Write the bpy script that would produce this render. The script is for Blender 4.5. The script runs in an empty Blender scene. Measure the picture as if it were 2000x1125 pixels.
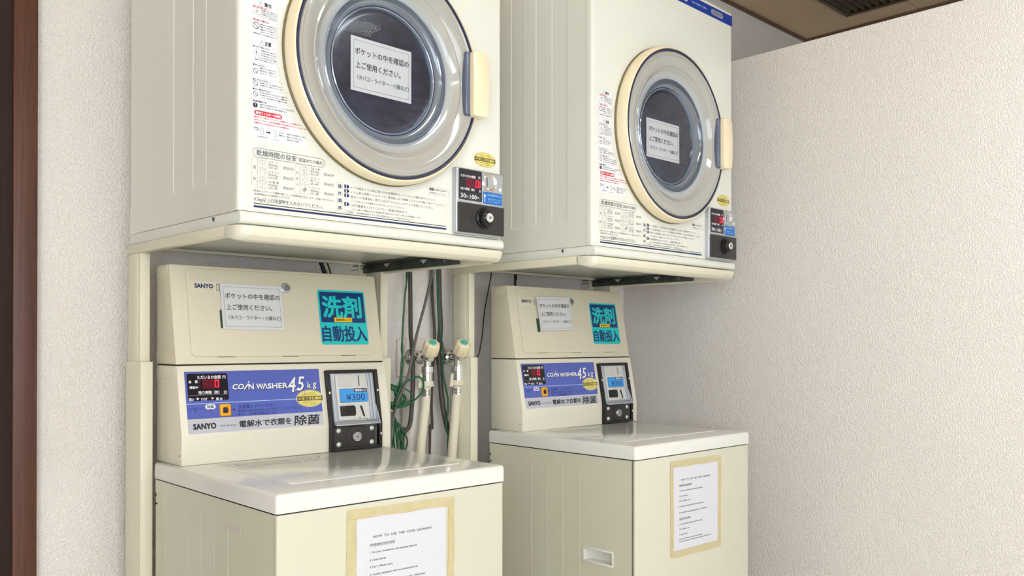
import bpy, bmesh, math, random
from mathutils import Vector, Matrix
random.seed(4)
C = bpy.context.scene.collection
H = 1.2                      # camera height above the floor; the fitted coordinates have the lens at height zero

# ------------------------------------------------------------------ camera, light, exposure
sc = bpy.context.scene
cam = bpy.data.cameras.new('camera'); cam_o = bpy.data.objects.new('camera', cam); C.objects.link(cam_o)
cam.sensor_width = 36; cam.lens = 1693.2249/2000*36
cam.shift_y = (660.4503-562.5)/2000; cam.shift_x = 0.0
cam.clip_start = 0.02
fw = Vector((0.69539779, 0.71861334, 0.00409675)); rt = Vector((0.71861715, -0.69540555, 0.00071503)); up = Vector((-0.00336274, -0.00244677, 0.99999135))
m = Matrix((rt, up, -fw)).transposed().to_4x4(); m.translation = Vector((0, 0, H)); cam_o.matrix_world = m
sc.camera = cam_o
vs = sc.view_settings
vs.view_transform = 'Standard'; vs.look = 'None'; vs.gamma = 1; vs.use_curve_mapping = False
vs.exposure = 0.40
wd = bpy.data.worlds.new('world'); sc.world = wd; wd.use_nodes = True
wd.node_tree.nodes['Background'].inputs[0].default_value = (1, 0.96, 0.9, 1); wd.node_tree.nodes['Background'].inputs[1].default_value = 0.1
LIGHTS = [((1.56, 0.00, 2.63), 0.9, 0.30, 0.0, 8), ((0.30, -1.75, 2.63), 1.4, 0.30, 0.0, 1), ((-1.10, -1.10, 2.63), 0.30, 1.4, 0.0, 9)]
for lp, sx, sy, rz, pw in LIGHTS:
    la = bpy.data.lights.new('ceiling_lamp', 'AREA'); la.shape = 'RECTANGLE'; la.size = sx; la.size_y = sy; la.energy = pw; la.color = (0.90, 0.98, 1.04)
    lo = bpy.data.objects.new('ceiling_lamp', la); lo.location = (lp[0], lp[1], lp[2]-0.005); lo.rotation_euler = (0, 0, rz); C.objects.link(lo)
FILL_WIN = (-0.9, 1.5, 0.80, 2.20)      # unseen window added as fill light in the wall behind the camera: x0, x1, z0, z1
FILL_WIL = (-2.35, -0.55, 0.80, 2.20)   # and another added for fill in the left wall: y0, y1, z0, z1
for cx_, cy_, wx, w_, rz_ in (((FILL_WIN[0]+FILL_WIN[1])/2, -2.55, FILL_WIN[1]-FILL_WIN[0], 11.0, 0.0), (-1.55, (FILL_WIL[0]+FILL_WIL[1])/2, FILL_WIL[1]-FILL_WIL[0], 40.0, -90.0)):
    lw = bpy.data.lights.new('fill_light', 'AREA'); lw.shape = 'RECTANGLE'; lw.size = wx-0.1; lw.size_y = 1.3; lw.energy = w_; lw.color = (0.83, 0.97, 1.15) if rz_ == 0 else (0.915, 0.985, 1.07)  # added fill lights, from behind the camera and from the left
    lwo = bpy.data.objects.new('fill_light', lw); lwo.location = (cx_, cy_, 1.5); lwo.rotation_euler = (math.radians(90), 0, math.radians(rz_)); C.objects.link(lwo)

# ------------------------------------------------------------------ materials
def lin(c): return tuple(((v/255)/12.92 if v/255 <= 0.04045 else ((v/255+0.055)/1.055)**2.4) for v in c)
MATS = {}
def mat(name, rgb, rough=0.5, metal=0.0, bump=0.0, bscale=200.0, coat=0.0, vary=0.0, vscale=3.0, spec=0.5, emit=0.0, trans=0.0, ior=1.45, vor=False):
    if name in MATS: return MATS[name]
    mt = bpy.data.materials.new(name); mt.use_nodes = True; nt = mt.node_tree; b = nt.nodes['Principled BSDF']
    col = lin(rgb)+(1,)
    b.inputs['Base Color'].default_value = col; b.inputs['Roughness'].default_value = rough; b.inputs['Metallic'].default_value = metal
    b.inputs['Specular IOR Level'].default_value = spec; b.inputs['Coat Weight'].default_value = coat; b.inputs['Coat Roughness'].default_value = 0.08
    b.inputs['Transmission Weight'].default_value = trans; b.inputs['IOR'].default_value = ior
    if emit: b.inputs['Emission Color'].default_value = col; b.inputs['Emission Strength'].default_value = emit
    tc = nt.nodes.new('ShaderNodeTexCoord')
    if vary:
        n = nt.nodes.new('ShaderNodeTexNoise'); n.inputs['Scale'].default_value = vscale; n.inputs['Detail'].default_value = 6
        nt.links.new(tc.outputs['Object'], n.inputs['Vector'])
        r = nt.nodes.new('ShaderNodeValToRGB'); r.color_ramp.elements[0].position = 0.3; r.color_ramp.elements[1].position = 0.7
        r.color_ramp.elements[0].color = tuple(v*(1-vary) for v in col[:3])+(1,); r.color_ramp.elements[1].color = col
        nt.links.new(n.outputs['Fac'], r.inputs['Fac']); nt.links.new(r.outputs['Color'], b.inputs['Base Color'])
    if bump:
        n = nt.nodes.new('ShaderNodeTexVoronoi' if vor else 'ShaderNodeTexNoise'); n.inputs['Scale'].default_value = bscale
        if not vor: n.inputs['Detail'].default_value = 3
        nt.links.new(tc.outputs['Object'], n.inputs['Vector'])
        bp = nt.nodes.new('ShaderNodeBump'); bp.inputs['Strength'].default_value = 1.0; bp.inputs['Distance'].default_value = bump
        nt.links.new(n.outputs['Distance' if vor else 'Fac'], bp.inputs['Height']); nt.links.new(bp.outputs['Normal'], b.inputs['Normal'])
    MATS[name] = mt; return mt

M_enam = mat('cream_enamel', (228, 229, 218), 0.28, bump=0.00005, bscale=400, coat=0.25)
M_wash = mat('washer_enamel', (211, 209, 189), 0.30, bump=0.00005, bscale=400, coat=0.2)
M_lid = mat('washer_lid', (227, 227, 219), 0.15, coat=0.2)
M_plas = mat('cream_plastic', (226, 221, 203), 0.38, bump=0.00006, bscale=600)
M_plas2 = mat('cream_plastic_fine', (216, 208, 185), 0.42, bump=0.00006, bscale=600)
M_stand = mat('stand_enamel', (228, 223, 200), 0.32, coat=0.1)
M_capw = mat('pale_plastic', (232, 230, 220), 0.25, coat=0.3)
M_beige = mat('yellowed_plastic', (239, 225, 190), 0.25, coat=0.3)
M_navy = mat('navy_gasket', (44, 50, 82), 0.3)
M_navyg = mat('slate_plastic', (92, 100, 122), 0.3, coat=0.3)
M_ann = mat('smoked_clear_plastic', (172, 171, 163), 0.08, coat=1.0)
M_rim = mat('blue_rim', (178, 190, 206), 0.08, metal=0.5, coat=1.0)
M_bowl = mat('bowl_wall', (136, 142, 152), 0.10, metal=0.3, coat=1.0)
M_black = mat('black_plastic', (28, 27, 26), 0.35, bump=0.00008, bscale=900)
M_blackg = mat('black_gloss', (18, 18, 22), 0.15)
M_char = mat('charcoal_steel', (48, 46, 45), 0.38, bump=0.0001, bscale=900)
M_dark = mat('dark_gap', (32, 26, 18), 0.8)
M_chrome = mat('chrome', (225, 225, 225), 0.08, metal=1.0)
M_steel = mat('brushed_steel', (190, 192, 196), 0.28, metal=0.85, vary=0.15, vscale=40)
M_silver = mat('silver_paint', (186, 190, 194), 0.3, metal=0.45)
M_silv2 = mat('pale_silver', (205, 205, 200), 0.35, metal=0.1)
M_galv = mat('galvanised_steel', (92, 98, 92), 0.42, metal=0.6, vary=0.5, vscale=30)
M_brass = mat('pale_screw', (206, 208, 196), 0.3, metal=0.4)
M_knob = mat('tap_knob', (240, 224, 188), 0.3, coat=0.2)
M_teal = mat('teal', (80, 190, 170), 0.4)
M_green = mat('green_wire', (10, 92, 52), 0.4)
M_grey = mat('grey_cable', (98, 94, 90), 0.45)
M_greyd = mat('dark_cable', (74, 68, 62), 0.5)
M_blk = mat('black_cable', (26, 30, 26), 0.45)
M_hose = mat('hose', (222, 215, 192), 0.45, bump=0.0003, bscale=300)
M_pipe = mat('pipe_cover', (230, 222, 212), 0.5)
M_paper = mat('paper', (214, 215, 221), 0.6)
M_paperl = mat('laminated_paper', (214, 213, 213), 0.3)
M_tape = mat('yellowed_tape', (236, 224, 178), 0.3, vary=0.12, vscale=60, coat=0.3); M_tape.node_tree.nodes['Principled BSDF'].inputs['Alpha'].default_value = 0.6
M_taped = mat('tape_edge', (216, 190, 116), 0.4)
M_tie = mat('tie', (200, 190, 160), 0.5)
# ink and sticker colours
def ink(n, c, r=0.5, **k): return mat(n, c, r, **k)
I = dict(k=ink('ink_black', (34, 34, 40)), g=ink('ink_grey', (88, 90, 104)), lg=ink('ink_light', (150, 150, 150)), n=ink('ink_navy', (22, 34, 92)), r=ink('ink_red', (205, 40, 60)),
         w=ink('sticker_white', (232, 233, 236), 0.35), b=ink('label_blue', (84, 98, 180), 0.3), bd=ink('label_blue_edge', (46, 60, 140), 0.3), s=ink('label_silver', (196, 198, 206), 0.3, metal=0.2),
         t=ink('sticker_teal', (24, 192, 190), 0.3), tn=ink('sticker_navy', (6, 50, 108), 0.3), y=ink('sticker_yellow', (240, 192, 20), 0.35), gold=ink('seal_gold', (232, 216, 120), 0.3), gb=ink('seal_band', (52, 46, 20), 0.4),
         cr=ink('seal_cream', (238, 230, 176), 0.4), cy=ink('price_blue', (60, 150, 220), 0.3), or_=ink('button_orange', (245, 170, 20), 0.3), db=ink('strip_blue', (16, 56, 150), 0.25), lb=ink('coin_label_blue', (20, 110, 190), 0.3),
         scr=ink('screen_black', (24, 22, 34), 0.15), ledb=ink('led_back', (110, 8, 36), 0.2), ledo=ink('led_off', (70, 8, 28), 0.3), led=ink('led_on', (255, 40, 60), 0.4, emit=1.2), cream=ink('label_film', (228, 226, 208), 0.28),
         cyl=ink('pale_blue', (190, 215, 240)), dr=ink('dim_red', (110, 20, 60)))

# glass of the doors' dark window: deep slate, with faint circular wiping marks
def window_mat():
    mt = bpy.data.materials.new('dark_window'); mt.use_nodes = True; nt = mt.node_tree; b = nt.nodes['Principled BSDF']
    tc = nt.nodes.new('ShaderNodeTexCoord'); n = nt.nodes.new('ShaderNodeTexNoise'); n.inputs['Scale'].default_value = 9; n.inputs['Detail'].default_value = 2; n.inputs['Distortion'].default_value = 3
    nt.links.new(tc.outputs['Object'], n.inputs['Vector'])
    r = nt.nodes.new('ShaderNodeValToRGB'); r.color_ramp.elements[0].position = 0.35; r.color_ramp.elements[1].position = 0.72
    r.color_ramp.elements[0].color = lin((38, 40, 54))+(1,); r.color_ramp.elements[1].color = lin((56, 60, 80))+(1,)
    nt.links.new(n.outputs['Fac'], r.inputs['Fac']); nt.links.new(r.outputs['Color'], b.inputs['Base Color'])
    b.inputs['Roughness'].default_value = 0.22; b.inputs['Coat Weight'].default_value = 0.4
    return mt
M_win = window_mat()
def clear_mat():
    mt = bpy.data.materials.new('clear_cover'); mt.use_nodes = True; nt = mt.node_tree; nt.nodes.remove(nt.nodes['Principled BSDF'])
    out = nt.nodes['Material Output']; mx = nt.nodes.new('ShaderNodeMixShader'); tr = nt.nodes.new('ShaderNodeBsdfTransparent'); gl = nt.nodes.new('ShaderNodeBsdfGlossy'); fr = nt.nodes.new('ShaderNodeFresnel')
    tr.inputs[0].default_value = (0.93, 0.95, 0.96, 1); gl.inputs['Roughness'].default_value = 0.03; fr.inputs['IOR'].default_value = 1.16
    nt.links.new(fr.outputs[0], mx.inputs[0]); nt.links.new(tr.outputs[0], mx.inputs[1]); nt.links.new(gl.outputs[0], mx.inputs[2]); nt.links.new(mx.outputs[0], out.inputs[0])
    return mt
M_clear = clear_mat()
def wood_mat(name, a, b_, rough=0.4):
    mt = bpy.data.materials.new(name); mt.use_nodes = True; nt = mt.node_tree; b = nt.nodes['Principled BSDF']
    tc = nt.nodes.new('ShaderNodeTexCoord'); mp = nt.nodes.new('ShaderNodeMapping'); mp.inputs['Scale'].default_value = (60, 60, 1.6); n = nt.nodes.new('ShaderNodeTexNoise'); n.inputs['Scale'].default_value = 3; n.inputs['Detail'].default_value = 8; n.inputs['Roughness'].default_value = 0.65
    nt.links.new(tc.outputs['Object'], mp.inputs[0]); nt.links.new(mp.outputs[0], n.inputs['Vector'])
    r = nt.nodes.new('ShaderNodeValToRGB'); r.color_ramp.elements[0].position = 0.35; r.color_ramp.elements[1].position = 0.68
    r.color_ramp.elements[0].color = lin(a)+(1,); r.color_ramp.elements[1].color = lin(b_)+(1,)
    nt.links.new(n.outputs['Fac'], r.inputs['Fac']); nt.links.new(r.outputs['Color'], b.inputs['Base Color']); b.inputs['Roughness'].default_value = rough
    bp = nt.nodes.new('ShaderNodeBump'); bp.inputs['Distance'].default_value = 0.0003; nt.links.new(n.outputs['Fac'], bp.inputs['Height']); nt.links.new(bp.outputs['Normal'], b.inputs['Normal'])
    return mt
M_wood = wood_mat('stained_wood', (70, 38, 26), (98, 58, 42)); M_wooddk = wood_mat('dark_door_wood', (34, 14, 6), (44, 20, 9), 0.8)
def wallpaper(name, c, dist=0.0008, sc_=260):
    mt = bpy.data.materials.new(name); mt.use_nodes = True; nt = mt.node_tree; b = nt.nodes['Principled BSDF']; b.inputs['Roughness'].default_value = 0.75; b.inputs['Specular IOR Level'].default_value = 0.3
    tc = nt.nodes.new('ShaderNodeTexCoord')
    n = nt.nodes.new('ShaderNodeTexNoise'); n.inputs['Scale'].default_value = sc_; n.inputs['Detail'].default_value = 1.2; n.inputs['Distortion'].default_value = 0.25
    nt.links.new(tc.outputs['Object'], n.inputs['Vector'])
    r = nt.nodes.new('ShaderNodeValToRGB'); r.color_ramp.elements[0].position = 0.38; r.color_ramp.elements[1].position = 0.62
    nt.links.new(n.outputs['Fac'], r.inputs['Fac'])
    bp = nt.nodes.new('ShaderNodeBump'); bp.inputs['Distance'].default_value = dist; bp.inputs['Strength'].default_value = 0.9
    nt.links.new(r.outputs['Color'], bp.inputs['Height']); nt.links.new(bp.outputs['Normal'], b.inputs['Normal'])
    n2 = nt.nodes.new('ShaderNodeTexNoise'); n2.inputs['Scale'].default_value = 3; nt.links.new(tc.outputs['Object'], n2.inputs['Vector'])
    r2 = nt.nodes.new('ShaderNodeValToRGB'); L = lin(c); r2.color_ramp.elements[0].color = tuple(v*0.95 for v in L)+(1,); r2.color_ramp.elements[1].color = L+(1,)
    nt.links.new(n2.outputs['Fac'], r2.inputs['Fac']); nt.links.new(r2.outputs['Color'], b.inputs['Base Color'])
    return mt
M_wall = wallpaper('wallpaper', (240, 234, 227), 0.0012); M_ceil = wallpaper('ceiling_board', (240, 214, 180), 0.0003, 250)
M_floor = mat('vinyl_floor', (238, 230, 218), 0.35, vary=0.12, vscale=6)
M_vent = mat('vent_bronze', (92, 74, 48), 0.4, metal=0.3, vary=0.5, vscale=25)
M_trim = mat('ceiling_trim', (110, 88, 66), 0.5)
M_lampw = mat('lamp_diffuser', (238, 248, 255), 0.5, emit=2.0)

# ------------------------------------------------------------------ helpers
class O: x = 0.0; y = 0.0; z = 0.0        # origin subtracted from the coordinates while a thing is built
def V(p): return (p[0]-O.x, p[1]-O.y, p[2]-O.z)
def obj(name, verts, faces, mt, parent=None, smooth=False, mats=None, mi=None, raw=False):
    me = bpy.data.meshes.new(name); me.from_pydata([v if raw else V(v) for v in verts], [], faces)
    for k in (mats or [mt]): me.materials.append(k)
    if mi: me.polygons.foreach_set('material_index', mi)
    if smooth: me.polygons.foreach_set('use_smooth', [True]*len(me.polygons))
    me.update(); o = bpy.data.objects.new(name, me); C.objects.link(o)
    if parent: o.parent = parent
    return o
def from_bm(name, bm, mt, parent=None, smooth=False):
    bmesh.ops.translate(bm, verts=bm.verts, vec=(-O.x, -O.y, -O.z))
    me = bpy.data.meshes.new(name); bm.to_mesh(me); bm.free(); me.materials.append(mt)
    if smooth: me.shade_auto_smooth = None if False else None
    o = bpy.data.objects.new(name, me); C.objects.link(o)
    if parent: o.parent = parent
    return o
def smooth_by_angle(o, ang=40):
    me = o.data; me.polygons.foreach_set('use_smooth', [True]*len(me.polygons))
    try: me.set_sharp_from_angle(angle=math.radians(ang))
    except Exception: pass
    return o
def add_box(bm, x0, x1, y0, y1, z0, z1, r=0.0, seg=2, sel=None):
    t = bmesh.ops.create_cube(bm, size=1.0); vs_ = t['verts']
    for v in vs_: v.co = Vector(((x0 if v.co.x < 0 else x1), (y0 if v.co.y < 0 else y1), (z0 if v.co.z < 0 else z1)))
    if r > 0:
        es = list({e for v in vs_ for e in v.link_edges})
        if sel: es = [e for e in es if sel((e.verts[0].co+e.verts[1].co)/2, (e.verts[1].co-e.verts[0].co).normalized())]
        bmesh.ops.bevel(bm, geom=es, offset=r, segments=seg, profile=0.5, affect='EDGES')
def box(name, x0, x1, y0, y1, z0, z1, mt, parent=None, r=0.0, seg=2, sel=None):
    bm = bmesh.new(); add_box(bm, x0, x1, y0, y1, z0, z1, r, seg, sel); return smooth_by_angle(from_bm(name, bm, mt, parent))
def boxes(name, L, mt, parent=None, r=0.0):
    bm = bmesh.new()
    for b in L: add_box(bm, *b, r=r, seg=2)
    return smooth_by_angle(from_bm(name, bm, mt, parent))
def prism(name, prof, x0, x1, mt, parent=None, r=0.0, seg=2):      # prof: (y,z) polygon swept along x
    bm = bmesh.new(); a = [bm.verts.new((x0, y, z)) for y, z in prof]; b = [bm.verts.new((x1, y, z)) for y, z in prof]; n = len(prof)
    bm.faces.new(a); bm.faces.new(b[::-1])
    for i in range(n): bm.faces.new((a[i], b[i], b[(i+1) % n], a[(i+1) % n]))
    bmesh.ops.recalc_face_normals(bm, faces=bm.faces)
    if r: bmesh.ops.bevel(bm, geom=list(bm.edges), offset=r, segments=seg, profile=0.5, affect='EDGES')
    return smooth_by_angle(from_bm(name, bm, mt, parent))
def sweep_prism(name, prof, mt, parent, mapf, h0, h1, r=0.0):   # prof: (u,v) polygon, extruded between heights through mapf(u,v,h)
    n = len(prof); vs_ = [mapf(u, v, h0) for u, v in prof]+[mapf(u, v, h1) for u, v in prof]
    bm = bmesh.new(); bv = [bm.verts.new(v) for v in vs_]
    bm.faces.new(bv[:n]); bm.faces.new(bv[n:][::-1])
    for i in range(n): bm.faces.new((bv[i], bv[i+n], bv[(i+1) % n+n], bv[(i+1) % n]))
    bmesh.ops.recalc_face_normals(bm, faces=bm.faces)
    if r: bmesh.ops.bevel(bm, geom=list(bm.edges), offset=r, segments=2, profile=0.5, affect='EDGES', clamp_overlap=True)
    return smooth_by_angle(from_bm(name, bm, mt, parent), 35)
def lathe(name, prof, c, mt, parent=None, axis='y', n=64, mapf=None, close=False):     # prof: (r, h); axis y: h is y, axis z: h is z
    vs_, fs = [], []
    for r, h in prof:
        for k in range(n):
            a = 2*math.pi*k/n
            if mapf: vs_.append(mapf(c[0]+r*math.cos(a), c[1]+r*math.sin(a), h))
            elif axis == 'y': vs_.append((c[0]+r*math.cos(a), c[1]+h, c[2]+r*math.sin(a)))
            else: vs_.append((c[0]+r*math.cos(a), c[1]+r*math.sin(a), c[2]+h))
    for i in range(len(prof)-1):
        for k in range(n): fs.append((i*n+k, i*n+(k+1) % n, (i+1)*n+(k+1) % n, (i+1)*n+k))
    if close: fs.append(tuple(range((len(prof)-1)*n, len(prof)*n))); fs.append(tuple(range(n))[::-1])
    o = obj(name, vs_, fs, mt, parent)
    bm = bmesh.new(); bm.from_mesh(o.data); bmesh.ops.remove_doubles(bm, verts=bm.verts, dist=1e-7)
    bmesh.ops.recalc_face_normals(bm, faces=bm.faces); bm.to_mesh(o.data); bm.free()
    return smooth_by_angle(o, 35)
def catmull(pts, sub=6):
    P = [Vector(p) for p in pts]; P = [2*P[0]-P[1]]+P+[2*P[-1]-P[-2]]; out = []
    for i in range(1, len(P)-2):
        for k in range(sub):
            t = k/sub; a, b, c, d = P[i-1:i+3]
            out.append(0.5*((2*b)+(c-a)*t+(2*a-5*b+4*c-d)*t*t+(3*b-a-3*c+d)*t**3))
    out.append(P[-2]); return out
def tube_data(pts, r, n=8, sub=6, flat=1.0):
    P = catmull(pts, sub) if sub else [Vector(p) for p in pts]; vs_, fs = [], []; u = None
    for i, q in enumerate(P):
        t = (P[min(i+1, len(P)-1)]-P[max(i-1, 0)]).normalized()
        if u is None:
            u = Vector((1, 0, 0)) if abs(t.x) < 0.8 else Vector((0, 1, 0))
        u = (u-t*u.dot(t)).normalized(); w = t.cross(u); rr = r(i/(len(P)-1)) if callable(r) else r
        for k in range(n):
            a = 2*math.pi*k/n; vs_.append(tuple(q+u*(rr*math.cos(a))+w*(rr*flat*math.sin(a))))
    for i in range(len(P)-1):
        for k in range(n): fs.append((i*n+k, i*n+(k+1) % n, (i+1)*n+(k+1) % n, (i+1)*n+k))
    fs.append(tuple(range(n))[::-1]); fs.append(tuple(range((len(P)-1)*n, len(P)*n)))
    return vs_, fs
def tube(name, pts, r, mt, parent=None, n=8, sub=6, flat=1.0):
    v, f = tube_data(pts, r, n, sub, flat); return smooth_by_angle(obj(name, v, f, mt, parent), 50)
def tubes(name, L, mt, parent=None, n=6):
    vs_, fs = [], []
    for pts, r in L:
        v, f = tube_data(pts, r, n); k = len(vs_); vs_ += v; fs += [tuple(i+k for i in q) for q in f]
    return smooth_by_angle(obj(name, vs_, fs, mt, parent), 50)
def cyl(name, a, b, r, mt, parent=None, n=24, bev=0.0):
    a, b = Vector(a), Vector(b); t = (b-a).normalized(); L = (b-a).length
    q = t.to_track_quat('Z', 'Y'); prof = [(0, 0), (r-bev, 0), (r, bev), (r, L-bev), (r-bev, L), (0, L)] if bev else [(0, 0), (r, 0), (r, L), (0, L)]
    return revolve(name, prof, a, t, mt, parent, n)
def revolve(name, prof, a, t, mt, parent=None, n=24, lob=0.0, nl=6):
    a = Vector(a); q = Vector(t).normalized().to_track_quat('Z', 'Y'); vs_, fs = [], []
    for r, h in prof:
        for k in range(n):
            an = 2*math.pi*k/n; rr = r*(1+lob*math.cos(nl*an)); vs_.append(tuple(a+q@Vector((rr*math.cos(an), rr*math.sin(an), h))))
    for i in range(len(prof)-1):
        for k in range(n): fs.append((i*n+k, i*n+(k+1) % n, (i+1)*n+(k+1) % n, (i+1)*n+k))
    o = obj(name, vs_, fs, mt, parent)
    bm = bmesh.new(); bm.from_mesh(o.data); bmesh.ops.remove_doubles(bm, verts=bm.verts, dist=1e-6); bmesh.ops.recalc_face_normals(bm, faces=bm.faces); bm.to_mesh(o.data); bm.free()
    return smooth_by_angle(o, 35)
def rrect(x0, x1, y0, y1, r, n=5):
    r = min(r, abs(x1-x0)/2-1e-6, abs(y1-y0)/2-1e-6); out = []
    for cx, cy, a0 in ((x1-r, y1-r, 0), (x0+r, y1-r, 90), (x0+r, y0+r, 180), (x1-r, y0+r, 270)):
        for k in range(n+1): a = math.radians(a0+90*k/n); out.append((cx+r*math.cos(a), cy+r*math.sin(a)))
    return out
def ell(cx, cy, rx, ry, n=40): return [(cx+rx*math.cos(2*math.pi*k/n), cy+ry*math.sin(2*math.pi*k/n)) for k in range(n)]

# text: outlines of the built-in font, filled, as flat polygons
TC = {}
def text_poly(s, bold=0.0, shear=0.0, space=1.0, res=2):
    key = (s, bold, shear, space, res)
    if key in TC: return TC[key]
    cu = bpy.data.curves.new('t', 'FONT'); cu.body = s; cu.size = 1.0; cu.shear = shear; cu.space_character = space; cu.resolution_u = res; cu.fill_mode = 'FRONT'
    ob = bpy.data.objects.new('t', cu); C.objects.link(ob); bpy.context.view_layer.update()
    dg = bpy.context.evaluated_depsgraph_get(); me = bpy.data.meshes.new_from_object(ob.evaluated_get(dg))
    v = [(p.co.x, p.co.y) for p in me.vertices]; f = [tuple(p.vertices) for p in me.polygons]
    bpy.data.objects.remove(ob); bpy.data.curves.remove(cu); bpy.data.meshes.remove(me)
    TC[key] = (v, f); return TC[key]
class Print:
    def __init__(s, mapf, h=0.0002): s.map = mapf; s.h = h; s.v = []; s.f = []; s.mi = []; s.m = []; s.rot = None
    def _mi(s, k):
        mt = I[k] if isinstance(k, str) else k
        if mt not in s.m: s.m.append(mt)
        return s.m.index(mt)
    def raw(s, v, f, k, lay):
        n = len(s.v); mi = s._mi(k)
        for a, b in v:
            if s.rot: cx, cy, c_, s_ = s.rot; a, b = cx+(a-cx)*c_-(b-cy)*s_, cy+(a-cx)*s_+(b-cy)*c_
            s.v.append(s.map(a, b, s.h*lay))
        for q in f: s.f.append(tuple(i+n for i in q)); s.mi.append(mi)
    def poly(s, pts, k, lay=1): s.raw(pts, [tuple(range(len(pts)))], k, lay)
    def rect(s, x0, x1, y0, y1, k, lay=1, r=0.0): s.poly(rrect(x0, x1, y0, y1, r) if r else [(x0, y0), (x1, y0), (x1, y1), (x0, y1)], k, lay)
    def ring(s, pts, w, k, lay=2):
        n = len(pts); cx = sum(p[0] for p in pts)/n; cy = sum(p[1] for p in pts)/n; inn = []
        for i in range(n):
            p0, p1, p2 = Vector(pts[i-1]), Vector(pts[i]), Vector(pts[(i+1) % n]); d = (p2-p0)
            if d.length < 1e-9: d = p1-p0
            d.normalize(); nn = Vector((-d.y, d.x))
            if nn.dot(Vector((cx, cy))-p1) < 0: nn = -nn
            inn.append(tuple(p1+nn*w))
        s.raw(list(pts)+inn, [(i, (i+1) % n, (i+1) % n+n, i+n) for i in range(n)], k, lay)
    def frame(s, x0, x1, y0, y1, w, k, lay=2, r=0.0):
        if r: s.ring(rrect(x0, x1, y0, y1, r), w, k, lay)
        else:
            for a in ((x0, x1, y0, y0+w), (x0, x1, y1-w, y1), (x0, x0+w, y0+w, y1-w), (x1-w, x1, y0+w, y1-w)): s.rect(*a, k, lay)
    def line(s, x0, y0, x1, y1, w, k, lay=2):
        d = Vector((x1-x0, y1-y0)).normalized(); nx, ny = -d.y*w/2, d.x*w/2
        s.poly([(x0+nx, y0+ny), (x1+nx, y1+ny), (x1-nx, y1-ny), (x0-nx, y0-ny)], k, lay)
    def text(s, t, x, y, em, k='k', w=None, lay=3, bold=0.0, shear=0.0, al='l', cy=True, h=None, space=1.0):
        """em: em size; w: fit the ink to this width; cy: y is the ink's vertical centre; h: fit the ink's height"""
        v, f = text_poly(t, 0.0, shear, space)
        if not v: return
        xs = [a for a, b in v]; ys = [b for a, b in v]; x0, x1, y0, y1 = min(xs), max(xs), min(ys), max(ys)
        sx = (w/(x1-x0)) if w else em; sy = (h/(y1-y0)) if h else em
        ox = x-x0*sx if al == 'l' else (x-(x0+x1)/2*sx if al == 'c' else x-x1*sx)
        oy = y-(y0+y1)/2*sy if cy else y
        d = bold*sy*0.9; st = [(0, 0)] if bold < 0.004 else [(d, d), (-d, d), (d, -d), (-d, -d)]+([(0, 0), (d, 0), (-d, 0), (0, d), (0, -d)] if bold > 0.03 else [])
        for j, (p, q) in enumerate(st): s.raw([(ox+a*sx+p, oy+b*sy+q) for a, b in v], f, k, lay+j*0.02)
    def build(s, name, parent): return obj(name, s.v, s.f, None, parent, mats=s.m, mi=s.mi)
def seven(P, x, y, w, h, segs, k, lay=4, sk=0.06):     # one seven-segment digit, lower left at x,y
    t = w*0.17; g = t*0.25
    q = dict(a=(g+t, w-t-g, h-t, h), d=(g+t, w-t-g, 0, t), g=(g+t, w-t-g, h/2-t/2, h/2+t/2), f=(0, t, h/2+g, h-g), b=(w-t, w, h/2+g, h-g), e=(0, t, g, h/2-g), c=(w-t, w, g, h/2-g))
    for s_ in segs:
        x0, x1, y0, y1 = q[s_]; P.poly([(x+x0+sk*y0, y+y0), (x+x1+sk*y0, y+y0), (x+x1+sk*y1, y+y1), (x+x0+sk*y1, y+y1)], k, lay)

def empty(name, loc, rz, label, cat, group=None):
    o = bpy.data.objects.new(name, None); o.empty_display_size = 0.1; C.objects.link(o); o.location = loc; o.rotation_euler = (0, 0, rz)
    o['label'] = label; o['category'] = cat
    if group: o['group'] = group
    return o
def tag(o, label, cat, group=None):
    o['label'] = label; o['category'] = cat
    if group: o['group'] = group
    return o
def struct(o): o['kind'] = 'structure'; return o
def copy_tree(o, parent=None):
    c = o.copy(); C.objects.link(c)
    if parent: c.parent = parent
    for ch in list(o.children): copy_tree(ch, c)
    return c
def org(x=0, y=0, z=0): O.x, O.y, O.z = x, y, z

# ------------------------------------------------------------------ the room (world coordinates, floor at z = 0)
CZ = 2.6983; YW = 2.075; XR = 4.0328; XP = 2.5992; PT = 2.1602; XL = -1.6; YF = -2.6
def slab(name, x0, x1, y0, y1, z0, z1, mt, parent=None, r=0.0):
    o = box(name, x0, x1, y0, y1, z0, z1, mt, parent, r); return o if parent else struct(o)
slab('floor', XL-0.1, XR+0.1, YF-0.1, YW+0.1, -0.08, 0.0, M_floor)
slab('wall_back', XL-0.1, XR+0.1, YW, YW+0.1, 0.0, CZ, M_wall)
slab('wall_left', XL-0.1, XL, YF, YW, 0.0, CZ, M_wall)
slab('wall_front', XL-0.1, XR+0.1, YF-0.1, YF, 0.0, CZ, M_wall)
wn = struct(boxes('fill_window_1', [(FILL_WIN[0]-0.05, FILL_WIN[1]+0.05, YF, YF+0.04, FILL_WIN[2]-0.05, FILL_WIN[2]), (FILL_WIN[0]-0.05, FILL_WIN[1]+0.05, YF, YF+0.04, FILL_WIN[3], FILL_WIN[3]+0.05), (FILL_WIN[0]-0.05, FILL_WIN[0], YF, YF+0.04, FILL_WIN[2], FILL_WIN[3]), (FILL_WIN[1], FILL_WIN[1]+0.05, YF, YF+0.04, FILL_WIN[2], FILL_WIN[3])], M_capw, None, 0.003))  # frame of the added fill window, out of view
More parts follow.
